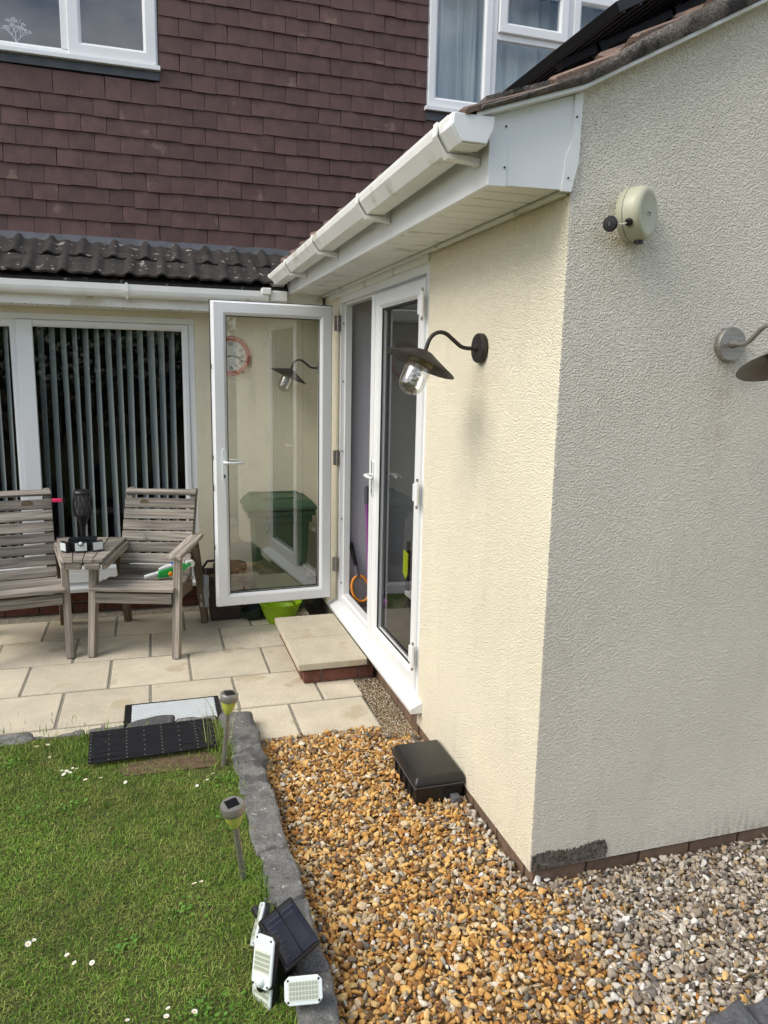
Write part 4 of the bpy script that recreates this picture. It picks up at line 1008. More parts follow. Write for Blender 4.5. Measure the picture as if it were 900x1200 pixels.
# ---- companion seat: two slatted armchairs turned towards each other with a table between
cs = thing('companion_seat', (-1.55, 2.9, 0), 'weathered grey wooden double seat with slatted chairs joined by a small table', 'garden seat')
BACK = [(.415, .375), (.435, .46), (.458, .55), (.485, .65), (.512, .75), (.540, .85), (.558, .93), (.564, .975)]
def back_at(z):
    for (a, za), (b, zb) in zip(BACK, BACK[1:]):
        if z <= zb: return a + (b - a) * (z - za) / (zb - za)
    return BACK[-1][0]
def chair(O, ex, ey, arms, sh=0.):
    O, ex, ey = V((*O, 0)), V((*ex, 0)), V((*ey, 0)); Z = V((0, 0, 1))
    Q = lambda a, b, c: O + ex * a + ey * b + Z * c
    for s_ in (-1, 1):
        board('leg', Q(s_ * .262, -.040, 0), Q(s_ * .262, .060, .636), ex, .044, .062, 'wood', cs)
        board('leg', Q(s_ * .275, .665, 0), Q(s_ * .262, .47, .636), ex, .042, .060, 'wood_leg', cs)
        pts = [(b + .022, z) for b, z in BACK]
        poly = [Q(s_ * .215 - .018 + sh * (z - .37) / .6, b - .018, z) for b, z in pts] + [Q(s_ * .215 - .018 + sh * (z - .37) / .6, b + .045, z) for b, z in reversed(pts)]
        ob('back_post', MB().prism(poly, ex * .036), 'wood', cs, bevel=.003)
        board('seat_rail', Q(s_ * .225, -.01, .372), Q(s_ * .225, .47, .335), Z, .075, .036, 'wood_leg', cs)
        if s_ in arms:
            board('arm', Q(s_ * .272, -.075, .650), Q(s_ * .268, .53, .664), ex, .088, .030, 'wood', cs, bevel=.008)
    board('front_rail', Q(-.238, -.022, .378), Q(.238, -.022, .378), Z, .066, .024, 'wood', cs)
    seat = [(-.030, .437), (.085, .430), (.20, .418), (.315, .404), (.415, .396)]
    for (b, z) in seat:
        board('seat_slat', Q(-.256 if b < .3 else -.235, b + .03, z), Q(.256 if b < .3 else .235, b + .03, z - random.uniform(0, .003)), ey, .106, .024, 'wood', cs, bevel=.005, jitter=.01)
    z = .446
    for k in range(8):
        if k == 7: z = .955
        b0, b1 = back_at(z - .03), back_at(z + .03); wd = V((0, 0, .06)) + ey * (b1 - b0)
        if k == 7: wd = V((0, 0, .6)) + ey * .8
        board('back_slat', Q(-.238 + sh * (z - .37) / .6, back_at(z) - .008 + (.012 if k == 7 else 0), z), Q(.238 + sh * (z - .37) / .6, back_at(z) - .008 + (.012 if k == 7 else 0), z + random.uniform(-.002, .002)), wd, .066 if k < 7 else .046, .020, 'wood', cs, bevel=.004, jitter=.012)
        z += .0725
    return Q
Q2 = chair((-1.365, 2.632), (.956, -.292), (.292, .956), (1,), .022)
Q1 = chair((-2.024, 2.677), (.985, .174), (-.174, .985), (-1,))
for (Qf, a, z, r) in ((Q2, -.085, .888, .030), (Q1, .09, .888, .036)):
    o_ = Qf(a, back_at(z) - .019, z); nrm = Qf(a, back_at(z) - 1, z) - Qf(a, back_at(z), z)
    xx = (Qf(1, 0, 0) - Qf(0, 0, 0)); zz = V((0, 0, 1)); pts = [o_ + xx * r * math.cos(t) + zz * r * .62 * math.sin(t) for t in [k * math.pi / 10 for k in range(20)]]
    ob('knot', MB().prism(pts, nrm * .0015), 'wood_knot', cs)
FLc, FRc, BRc, BLc = V((-1.760, 2.585, .652)), V((-1.535, 2.535, .652)), V((-1.415, 3.155, .652)), V((-1.872, 3.255, .652))
for k in range(4):
    a, b = k / 4 + .008, (k + 1) / 4 - .008
    ob('table_slat', MB().prism([FLc.lerp(FRc, a), FLc.lerp(FRc, b), BLc.lerp(BRc, b), BLc.lerp(BRc, a)], (0, 0, -.022)), 'wood', cs, bevel=.003)
d1 = (FRc - FLc).normalized()
board('table_rail', FRc + V((.004, .02, -.046)), BRc + V((.004, -.02, -.046)), (0, 0, 1), .046, .024, 'wood', cs)
board('table_rail', FLc + V((-.004, .02, -.046)), BLc + V((-.004, -.02, -.046)), (0, 0, 1), .046, .024, 'wood', cs)
for (a, b) in ((.06, .47), (.53, .94)):
    board('table_front', FLc.lerp(FRc, a) + V((0, .012, -.045)), FLc.lerp(FRc, b) + V((0, .012, -.045)), (0, 0, 1), .042, .026, 'wood', cs, bevel=.010)
for (a, b) in ((.1, .45), (.55, .9)):
    board('table_back', BLc.lerp(BRc, a) + V((0, -.03, -.045)), BLc.lerp(BRc, b) + V((0, -.03, -.045)), (0, 0, 1), .042, .024, 'wood_leg', cs)

# ---- things on the seat and table
tl = thing('torch_lamp', (-1.667, 2.93, .652), 'black solar torch lamp with lattice head standing on the little table', 'garden light')
tb = V((-1.672, 2.93, .654))
ob('stem', MB().lathe([(.055, 0), (.052, .008), (.018, .014), (.014, .06), (.016, .12), (.030, .165), (.046, .195), (.048, .200)], tb, (0.03, 0, 1), 24), 'black_plastic', tl, smooth=True)
hd_ax = V((.03, 0, 1)).normalized()
ob('lamp_core', MB().lathe([(.040, .200), (.047, .26), (.049, .30), (.044, .335)], tb, hd_ax, 16), 'grey_grip', tl, smooth=True)
m = MB()
for k in range(12):
    t0 = 2 * math.pi * k / 12
    for sg in (1, -1):
        pts = [tb + hd_ax * (.195 + .15 * i / 8) + V((math.cos(t0 + sg * i * .12), math.sin(t0 + sg * i * .12), 0)) * (.048 + .010 * math.sin(math.pi * i / 8)) for i in range(9)]
        m.tube(pts, .0032, 5)
ob('lattice', m, 'black_plastic', tl, kind='stuff')
ob('lamp_cap', MB().lathe([(.052, .340), (.056, .346), (.050, .358), (.030, .364), (.0, .365)], tb, hd_ax, 24), 'black_plastic', tl, smooth=True)
tf = thing('solar_spotlight', (-1.665, 2.78, .652), 'black solar light with three white lamp heads on the wooden table', 'solar light')
tc_ = V((-1.665, 2.775, .652))
ob('body', MB().box(tc_.x - .075, tc_.x + .080, tc_.y + .0, tc_.y + .085, .655, .715), 'black_plastic', tf, bevel=.006)
ob('solar_cell', MB().box(tc_.x - .082, tc_.x + .086, tc_.y + .0, tc_.y + .10, .7155, .727), 'panel_black', tf, bevel=.003)
for (dx, dy, ang, hw) in ((-.004, -.030, 0, .040), (-.098, -.008, R(-52), .034), (.088, -.020, R(26), .036)):
    n = V((math.sin(ang), -math.cos(ang), 0)); rx = V((math.cos(ang), math.sin(ang), 0)); c = tc_ + V((dx, dy, .038))
    h = ob('lamp_head', MB().fbox(c, rx, n, V((0, 0, 1)), hw, .014, .031), 'black_plastic', tf, bevel=.006)
    ob('lens', MB().fbox(c + n * .0145, rx, n, V((0, 0, 1)), hw * .84, .001, .024), 'led_white', h)
    ob('arm', MB().tube([c - n * .01, tc_ + V((dx * .5, .03, .035))], .010, 8), 'black_plastic', h)
c = tc_ + V((-.004, -.030, .060)) + V((0, -.015, 0))
ob('sensor_mount', MB().lathe([(.017, 0), (.017, .004), (.013, .005)], c, (0, -1, 0), 20), 'black_plastic', tf, smooth=True)
ob('sensor', MB().lathe([(.012, .004), (.012, .009), (.008, .014), (.0, .016)], c, (0, -1, 0), 18), 'led_white', tf, smooth=True)
# toy water pistol
wg = thing('water_pistol', (-1.15, 2.76, .45), 'green and white toy water pistol lying on the slatted chair seat', 'toy')
g0, g1 = V((-1.305, 2.785, .462)), V((-.985, 2.905, .492)); gx = (g1 - g0).normalized(); gz = V((0, 0, 1)); gz = (gz - gx * gz.dot(gx)).normalized(); gy = gx.cross(gz)
G = lambda a, b, c_=0: g0 + gx * a + gz * b + gy * c_
ob('barrel', MB().tube([G(0, 0), G(.004, 0), G(.075, .004), G(.10, .005)], [.010, .0125, .0125, .0135], 14), 'toy_white', wg, smooth=True)
ob('body', MB().prism([G(.085, -.026, -.019), G(.155, -.034, -.019), G(.20, -.020, -.019), G(.27, -.012, -.019), G(.30, .012, -.019), G(.27, .034, -.019), G(.18, .026, -.019), G(.09, .018, -.019)], gy * .038), 'toy_green', wg, bevel=.007, seg=3)
ob('tank', MB().tube([G(.10, .026), G(.14, .032), G(.22, .036), G(.27, .038)], [.010, .014, .015, .010], 12), 'toy_white', wg, smooth=True)
ob('cap', MB().tube([G(.185, .046), G(.24, .050)], .012, 12), 'toy_blue', wg, smooth=True)
ob('knob', MB().lathe([(.015, 0), (.016, .006), (.012, .011), (.0, .012)], G(.165, -.012, .0185) if gy.y < 0 else G(.165, -.012, -.0185), gy if gy.y < 0 else -gy, 18), 'toy_orange', wg, smooth=True)
ob('grip', MB().prism([G(.275, .0, -.013), G(.335, -.006, -.013), G(.345, .018, -.013), G(.335, .042, -.013), G(.285, .044, -.013)], gy * .026), 'toy_white', wg, bevel=.007, seg=3)
ob('grip_pad', MB().prism([G(.285, .008, -.0145), G(.312, .006, -.0145), G(.316, .030, -.0145), G(.288, .032, -.0145)], gy * .029), 'toy_green', wg, bevel=.003)
# pink peg with a dark tie on the back of the left-hand chair
pk = thing('pink_cloth', (-1.82, 3.2, .90), 'small bright pink scrap hooked on the back of the chair', 'cloth')
pq = Q1(.225, .52, .905)
rock('cloth_fold', -1.872, -1.812, 3.192, 3.222, .898, .918, 'pink', pk, 17, .006)
ob('dark_tie', MB().tube([(-1.825, 3.205, .905), (-1.808, 3.215, .925), (-1.80, 3.225, .915), (-1.806, 3.235, .88)], .006, 6), 'black_plastic', pk, smooth=True)

# ---- things behind the open door
wb = thing('wheelie_bin', (-.34, 3.33, 0), 'green plastic wheelie bin behind the open glass door', 'bin')
def loft(rects):
    m = MB(); vs = []; fs = []
    for (x0, x1, y0, y1, z) in rects: vs += [(x0, y0, z), (x1, y0, z), (x1, y1, z), (x0, y1, z)]
    for i in range(len(rects) - 1):
        for k in range(4): fs.append((i * 4 + k, i * 4 + (k + 1) % 4, (i + 1) * 4 + (k + 1) % 4, (i + 1) * 4 + k))
    fs += [(3, 2, 1, 0), tuple((len(rects) - 1) * 4 + k for k in range(4))]
    return m.add(vs, fs)
ob('body', loft([(-.520, -.175, 3.235, 3.46, .03), (-.545, -.148, 3.195, 3.50, .70), (-.565, -.128, 3.18, 3.515, .702), (-.565, -.128, 3.18, 3.515, .752)]), 'bin_green', wb, bevel=.010, seg=2)
ob('rim', loft([(-.590, -.110, 3.165, 3.53, .752), (-.595, -.105, 3.16, 3.535, .762), (-.595, -.105, 3.16, 3.535, .790)]), 'bin_green', wb, bevel=.006)
ob('lid', loft([(-.610, -.098, 3.150, 3.545, .794), (-.612, -.096, 3.148, 3.547, .818), (-.580, -.130, 3.19, 3.52, .862), (-.565, -.145, 3.21, 3.50, .868)]), 'bin_green', wb, bevel=.010, seg=2)
for x in (-.52, -.20):
    ob('lid_lug', MB().box(x - .025, x + .025, 3.46, 3.545, .83, .885), 'bin_green', wb, bevel=.012)
ob('lid_ridge', MB().box(-.48, -.24, 3.24, 3.46, .862, .880), 'bin_green', wb, bevel=.008)
ob('lid_handle', MB().tube([(-.56, 3.565, .83), (-.54, 3.590, .86), (-.18, 3.590, .86), (-.16, 3.565, .83)], .013, 8), 'bin_green', wb, smooth=True)
for x in (-.535, -.180):
    ob('wheel', MB().lathe([(.085, -.022), (.1, -.018), (.1, .018), (.085, .022)], (x, 3.50, .10), (1, 0, 0), 24), 'black_plastic', wb, smooth=True)
tu = thing('garden_tub', (-.385, 3.05, 0), 'lime green flexible garden tub with loop handles under the open door', 'tub')
ob('tub_wall', MB().lathe([(.090, .0), (.118, .06), (.150, .145), (.157, .150), (.151, .152), (.144, .146), (.112, .06), (.084, .008), (.0, .008)], (-.385, 3.075, .001), (0, 0, 1), 36), 'lime', tu, smooth=True)
for s_ in (-1, 1):
    pts = [V((-.385 + .155 * math.sin(a) * .55, 3.075 + s_ * (.150 * math.cos(a * .55) + .01 * math.sin(a)), .146 + .050 * max(0, math.cos(a)) ** .7)) for a in [(-1 + 2 * i / 10) * 1.5 for i in range(11)]]
    ob('tub_handle', MB().tube(pts, .011, 8), 'lime', tu, smooth=True)
dk = thing('plastic_bowl', (-.56, 3.16, 0), 'dark green plastic bowl tipped beside the lime green tub', 'bowl')
ob('bowl', MB().lathe([(.05, 0), (.072, .04), (.082, .085), (.078, .087), (.068, .042), (.045, .006), (.0, .006)], (-.552, 3.185, .005), (-.25, -.1, 1), 26), 'dark_green', dk, smooth=True)
ob('spout', MB().tube([(-.50, 3.15, .03), (-.47, 3.12, .07), (-.455, 3.10, .10)], [.016, .012, .009], 8), 'dark_green', dk, smooth=True)
pl = thing('planter', (-.80, 3.27, 0), 'brown plastic planter of dry soil between the garden seat and the door', 'planter')
ob('pot', loft([(-.865, -.660, 3.19, 3.40, .002), (-.890, -.635, 3.165, 3.425, .30), (-.90, -.625, 3.155, 3.435, .302), (-.90, -.625, 3.155, 3.435, .335), (-.882, -.643, 3.173, 3.417, .335), (-.876, -.650, 3.18, 3.41, .28)]), 'planter', pl, bevel=.006)
ob('compost', MB().box(-.874, -.652, 3.182, 3.408, .275, .295), 'soil', pl, bevel=.004)
ob('pot_handle', MB().tube([(-.905, 3.2, .32), (-.915, 3.19, .40), (-.885, 3.17, .45), (-.80, 3.17, .455)], .010, 6), 'planter', pl, smooth=True)
bg_ = thing('plastic_bag', (-.905, 3.2, .12), 'crumpled grey plastic bag tucked beside the brown planter', 'bag')
rock('bag_film', -.955, -.880, 3.10, 3.165, .14, .36, 'plastic_bag', bg_, 23, .022)
op = thing('flower_pot', (-.70, 3.5, 0), 'round brown flower pot against the house wall behind the door glass', 'flower pot')
ob('pot', MB().lathe([(.085, 0), (.115, .30), (.125, .305), (.125, .345), (.112, .345), (.105, .29), (.0, .285)], (-.70, 3.478, .002), (0, 0, 1), 30), 'planter', op, smooth=True)
ob('pot_band', MB().lathe([(.1255, .315), (.128, .318), (.128, .335), (.1255, .338)], (-.70, 3.478, .002), (0, 0, 1), 30, closed=True), 'brick_tan', op, smooth=True)
# ---- wall clock
ck = thing('wall_clock', (-.655, 3.60, 1.885), 'round wall clock with red rim and roman numerals behind the door glass', 'clock')
cc = V((-.655, 3.612, 1.885)); cn_ = V((0, -1, 0))
ob('rim', MB().lathe([(.142, .0), (.142, .022), (.136, .032), (.122, .034), (.112, .024), (.110, .0)], cc, cn_, 48, closed=True), 'clock_rim', ck, smooth=True)
ob('dial', MB().lathe([(.112, .002), (.112, .014)], cc, cn_, 48), 'clock_face', ck)
def stroke(mb, p, q, w_, y):
    p, q = V(p), V(q); d = (q - p).normalized(); n = V((-d.y, d.x)) * w_
    mb.prism([(cc.x + a.x, y, cc.z + a.y) for a in (p + n, q + n, q - n, p - n)], (0, -.0008, 0))
NUM = ['XII', 'I', 'II', 'III', 'IIII', 'V', 'VI', 'VII', 'VIII', 'IX', 'X', 'XI']
for h in range(12):
    m = MB(); a = math.pi / 2 - h * math.pi / 6; rd = V((math.cos(a), math.sin(a))); tg = V((rd.y, -rd.x)); s_ = NUM[h]
    wds = {'I': .009, 'V': .016, 'X': .016}; tot = sum(wds[c_] for c_ in s_); xx = -tot / 2
    for c_ in s_:
        w_ = wds[c_]; m0 = xx + w_ / 2; T = lambda u_, v_: rd * (.072 + .027 * v_) + tg * (m0 + u_)
        if c_ == 'I': stroke(m, T(0, 0), T(0, 1), .0016, cc.y - .0145)
        if c_ == 'V': stroke(m, T(-.006, 1), T(0, 0), .0017, cc.y - .0145); stroke(m, T(.006, 1), T(0, 0), .0010, cc.y - .0156)
        if c_ == 'X': stroke(m, T(-.006, 1), T(.006, 0), .0017, cc.y - .0145); stroke(m, T(.006, 1), T(-.006, 0), .0010, cc.y - .0156)
        xx += w_
    ob('numeral', m, 'ink', ck)
m = MB(); stroke(m, (-.01, .001), (.082, -.012), .0022, cc.y - .018); ob('minute_hand', m, 'ink', ck)
m = MB(); stroke(m, (0, 0), (-.052, -.012), .003, cc.y - .0168); ob('hour_hand', m, 'ink', ck)
ob('ornament', MB().lathe([(.0, -.012), (.010, -.006), (.012, .0), (.008, .008), (.0, .012)], cc + V((.085, -.034, -.115)), cn_, 12), 'brick_red', ck, smooth=True)

# ---- things just inside the doorway
rk = thing('racket', (.15, 2.82, .152), 'orange racket with black handle leaning inside the doorway', 'racket')
rb, rt = V((.162, 2.800, .185)), V((.085, 2.885, .600)); rax = (rt - rb).normalized(); rx = V((1, 0, 0)); rx = (rx - rax * rx.dot(rax)).normalized()
pts = [rb + rax * (.100 + .092 * math.sin(t)) + rx * .062 * math.cos(t) for t in [2 * math.pi * k / 28 for k in range(29)]]
ob('hoop', MB().tube(pts, .010, 8, caps=False), 'racket_orange', rk, smooth=True)
m = MB()
for k in range(-7, 8):
    u_ = k / 8; h = math.sqrt(1 - u_ * u_); m.tube([rb + rax * (.100 - .092 * h) + rx * .062 * u_, rb + rax * (.100 + .092 * h) + rx * .062 * u_], .0014, 4)
    m.tube([rb + rax * (.100 + .092 * u_) - rx * .062 * h, rb + rax * (.100 + .092 * u_) + rx * .062 * h], .0014, 4)
ob('net', m, 'net', rk, kind='stuff')
ob('shaft', MB().tube([rb + rax * .19, rb + rax * .27], [.016, .014], 10), 'grey_grip', rk, smooth=True)
ob('grip', MB().tube([rb + rax * .27, rb + rax * .38, rt], [.015, .014, .016], 10), 'black_plastic', rk, smooth=True)
mp_ = thing('mop', (.225, 2.83, .152), 'purple mop handle with grey grip leaning inside the doorway', 'mop')
ob('pole', MB().tube([(.205, 2.80, .20), (.198, 2.885, .88)], .0125, 12), 'purple', mp_, smooth=True)
ob('grip', MB().tube([(.198, 2.885, .875), (.197, 2.894, .99), (.197, 2.895, 1.0)], [.0155, .0155, .010], 12), 'grey_grip', mp_, smooth=True)
ob('mop_head', MB().box(.19, .33, 2.74, 2.83, .155, .20), 'purple', mp_, bevel=.01)
tub2 = thing('storage_box', (.45, 2.6, .152), 'white plastic storage box with a yellow tag inside the closed door', 'storage box')
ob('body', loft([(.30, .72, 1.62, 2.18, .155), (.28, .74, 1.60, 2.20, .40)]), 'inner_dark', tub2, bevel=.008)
ob('lid', MB().box(.265, .755, 1.585, 2.215, .402, .435), 'upvc', tub2, bevel=.008)
ob('yellow_tag', MB().prism([(.262, 2.245, .69), (.262, 2.155, .68), (.262, 2.160, .55), (.262, 2.20, .51), (.262, 2.250, .545)], (.004, 0, 0)), 'tag_yellow', tub2)
ob('tag_post', MB().box(.27, .29, 2.19, 2.21, .43, .75), 'black_plastic', tub2)

# ---- blind, curtains, ornament behind the windows
vb = thing('vertical_blind', (-2.1, 3.72, .33), 'grey vertical slat blind hanging behind the big sliding window', 'blind')
x = -3.2; k = 0
while x < -1.0:
    a = R(60) + random.uniform(-.06, .06); tw = random.uniform(-.12, .12); vs = []; fs = []
    for j in range(5):
        z = .36 + 1.72 * j / 4; aa = a + tw * (j / 4 - .5); sx_ = x + .012 * (1 - j / 4) * math.sin(k * 1.7)
        for t_ in (-1, 0, 1): vs.append((sx_ + t_ * .0445 * math.cos(aa), 3.725 - t_ * .0445 * math.sin(aa) + (.004 if t_ == 0 else 0), z))
    for j in range(4):
        for t_ in range(2): fs.append((j * 3 + t_, j * 3 + t_ + 1, (j + 1) * 3 + t_ + 1, (j + 1) * 3 + t_))
    o = ob('slat', MB().add(vs, fs), 'blind', vb); x += .0735; k += 1
ob('head_rail', MB().box(-3.24, -.96, 3.70, 3.75, 2.085, 2.12), 'upvc', vb)
def curtain(x0, x1, y, z0, z1, label):
    n = 140; vs = []; fs = []
    for i in range(n + 1):
        x = x0 + (x1 - x0) * i / n; ph = x * 46 + 1.6 * math.sin(x * 9)
        for j in range(4):
            z = z0 + (z1 - z0) * j / 3; vs.append((x + .01 * math.sin(ph * .5 + j), y + .028 * math.sin(ph + .25 * j) + .010 * math.sin(ph * 2.3), z))
    for i in range(n):
        for j in range(3): fs.append((i * 4 + j, (i + 1) * 4 + j, (i + 1) * 4 + j + 1, i * 4 + j + 1))
    return ob('curtain', MB().add(vs, fs), 'curtain', None, smooth=True, label=label, cat='curtain')
curtain(.905, 1.44, 4.02, 3.83, 4.83, 'pale grey curtain behind the tall side pane of the upstairs window')
curtain(1.455, 2.98, 4.05, 3.83, 4.83, 'pale grey curtain behind the panes beneath the small top vent')
on = thing('twig_tree', (-2.0, 3.98, 3.86), 'white twig tree ornament standing inside the upstairs window', 'ornament')
m = MB(); random.seed(21)
def twig(p, d, L, r, n):
    q = p + d * L; m.tube([p, (p + q) / 2 + V((random.uniform(-.004, .004), 0, 0)), q], [r, r * .85, r * .7], 5)
    if n == 0: m.lathe([(.0, -.006), (.006, 0), (.0, .006)], q, (0, 0, 1), 6); return
    for s_ in (-1, 0, 1):
        if n > 1 or random.random() < .9: twig(q, (d + V((s_ * .65 + random.uniform(-.2, .2), random.uniform(-.3, .3), random.uniform(-.1, .2)))).normalized(), L * random.uniform(.55, .8), r * .68, n - 1)
twig(V((-2.02, 3.97, 3.86)), V((0, 0, 1)), .085, .0045, 4)
ob('branches', m, 'ornament', on); ob('stand', MB().lathe([(.04, 0), (.03, .012), (.008, .02)], (-2.02, 3.97, 3.852), (0, 0, 1), 18), 'ornament', on, smooth=True)

# ================================================================== VEGETATION
def grass_at(P, hmin, hmax, wmin, wmax, cols, lean=.55):
    n = len(P); ang = RNG.uniform(0, 6.283, n); h = RNG.uniform(hmin, hmax, n) ; wd = RNG.uniform(wmin, wmax, n)
    d = np.c_[np.cos(ang), np.sin(ang)]; side = np.c_[-d[:, 1], d[:, 0]]
    le = np.abs(RNG.normal(0, lean, n)) * h
    b0 = np.c_[P[:, :2] - side * wd[:, None], P[:, 2]]; b1 = np.c_[P[:, :2] + side * wd[:, None], P[:, 2]]
    mid = P[:, :2] + d * (le * .35)[:, None]
    m0 = np.c_[mid - side * wd[:, None] * .8, P[:, 2] + h * .55]; m1 = np.c_[mid + side * wd[:, None] * .8, P[:, 2] + h * .55]
    tp = np.c_[P[:, :2] + d * le[:, None], P[:, 2] + h * np.clip(1 - .35 * (le / h) ** 2, .35, 1)]
    Vt = np.stack([b0, b1, m1, m0, tp], 1).reshape(-1, 3); i = np.arange(n)[:, None] * 5
    F = np.concatenate([i + [0, 1, 2], i + [0, 2, 3], i + [3, 2, 4]], 0)
    return Vt, F, np.repeat(cols, 5, 0)
GR = np.array([lin(c) for c in ((100, 138, 44), (118, 154, 54), (86, 120, 36), (134, 154, 66), (160, 162, 92), (96, 134, 42), (110, 146, 56))])
n = 165000
P = np.c_[RNG.uniform(-2.75, -.905, n), RNG.uniform(-1.15, 1.425, n)]
pn = np.array([mnoise.noise(V((p[0] * 3.2, p[1] * 3.2, 1))) for p in P]); pn2 = np.array([mnoise.noise(V((p[0] * 11, p[1] * 11, 4))) for p in P])
bare = np.exp(-(((P[:, 0] + 1.17) / .24) ** 4 + ((P[:, 1] - 1.075) / .06) ** 2)) + np.exp(-(((P[:, 0] + 1.04) / .10) ** 2 + ((P[:, 1] - .98) / .08) ** 2))
keep = (RNG.random(n) > bare * .93) & ~((P[:, 0] > -1.53) & (P[:, 0] < -1.0) & (P[:, 1] > 1.13)) & (P[:, 0] < -.900 + .03 * pn2)
P = P[keep]; pn = pn[keep]; pn2 = pn2[keep]
ci = RNG.integers(0, len(GR), len(P)); C = GR[ci] * (1 + .34 * pn + .26 * pn2)[:, None] * RNG.uniform(.75, 1.2, (len(P), 1))
dry = np.clip(pn2 * 1.1 - pn * .3, 0, .38)[:, None]; C = C * (1 - dry) + np.array(lin((150, 144, 84))) * dry
Vt, F, Cc = grass_at(np.c_[P, np.full(len(P), .058)], .009, .024, .0008, .0016, C, 1.0)
o = stuff_mesh('lawn_grass', Vt, F, Cc, 'grass'); tag(o, 'short green mown grass of the raised lawn', 'grass', kind='stuff')
soil_pts = []
for k in range(40):
    a = 2 * math.pi * k / 40; q = 1 + .22 * mnoise.noise(V((math.cos(a) * 2, math.sin(a) * 2, 3)))
    soil_pts.append((-1.15 + .27 * q * math.copysign(abs(math.cos(a)) ** .6, math.cos(a)), 1.062 + .070 * q * math.sin(a) - (.04 if math.cos(a) > .5 else 0), .0665))
ob('bare_soil', MB().add(soil_pts, [tuple(range(40))]), 'soil', kind='structure')
# long tufts along the stones, the mat and the stake lights
T = []
for (x, y, nn, r) in ((-.965, 1.02, 130, .05), (-1.0, 1.16, 120, .05), (-.995, 1.30, 90, .04), (-.99, .22, 90, .05), (-.93, .08, 130, .05), (-1.5, 1.36, 110, .07), (-1.72, 1.39, 110, .1), (-2.0, 1.41, 130, .16), (-.95, .55, 90, .06), (-.95, -.15, 100, .07), (-.95, .8, 60, .05), (-1.56, 1.2, 90, .05), (-1.4, 1.40, 60, .08), (-.97, -.5, 160, .08)):
    T.append(np.c_[RNG.normal(x, r, nn), RNG.normal(y, r, nn), np.full(nn, .06)])
T = np.concatenate(T); T = T[T[:, 0] < -.91]
Vt, F, Cc = grass_at(T, .02, .052, .0010, .0020, GR[RNG.integers(0, 4, len(T))] * RNG.uniform(.8, 1.2, (len(T), 1)), .6)
L_ = []
Vt2, F2, Cc2 = grass_at(np.c_[RNG.normal(-.985, .03, 26), RNG.normal(1.13, .06, 26), np.full(26, .06)], .16, .30, .0011, .0017, np.tile(np.array(lin((150, 158, 96))), (26, 1)), .55)
Vt3, F3, Cc3 = grass_at(np.c_[RNG.normal(-.92, .015, 16), RNG.normal(.085, .02, 16), np.full(16, .075)], .06, .14, .0014, .0022, np.tile(np.array(lin((96, 126, 50))), (16, 1)), 1.6)
n1, n2 = len(Vt), len(Vt) + len(Vt2)
o = stuff_mesh('long_grass', np.r_[Vt, Vt2, Vt3], np.r_[F, F2 + n1, F3 + n2], np.r_[Cc, Cc2, Cc3], 'grass'); tag(o, 'longer uncut grass along the edging stones and the mat', 'grass', kind='stuff')
# broad-leaved weeds and clover in the turf
CL = []
for k in range(13):
    c = np.array([RNG.uniform(-2.1, -.97), RNG.uniform(-.6, 1.3)]); CL.append(np.c_[RNG.normal(c[0], .028, 34), RNG.normal(c[1], .028, 34)])
CL = np.concatenate(CL); CL = CL[(CL[:, 0] < -.93) & ~((CL[:, 0] > -1.56) & (CL[:, 1] > 1.09))]; m_ = len(CL); a6 = np.arange(6) * math.pi / 3
tl = RNG.normal(0, .35, (m_, 2)); rr = RNG.uniform(.0035, .0075, m_); zz = RNG.uniform(.068, .082, m_)
ox, oy = np.cos(a6)[None] * rr[:, None], np.sin(a6)[None] * rr[:, None] * .8
Vc = np.stack([CL[:, :1] + ox, CL[:, 1:] + oy, zz[:, None] + ox * tl[:, :1] + oy * tl[:, 1:]], -1).reshape(-1, 3)
Fc = np.arange(m_ * 6).reshape(-1, 6); Cw = np.repeat(np.array(lin((92, 132, 52))) * RNG.uniform(.75, 1.25, (m_, 1)), 6, 0)
o = stuff_mesh('clover', Vc, Fc, Cw, 'grass'); tag(o, 'small broad-leaved clover and weeds growing through the lawn', 'clover', kind='stuff')
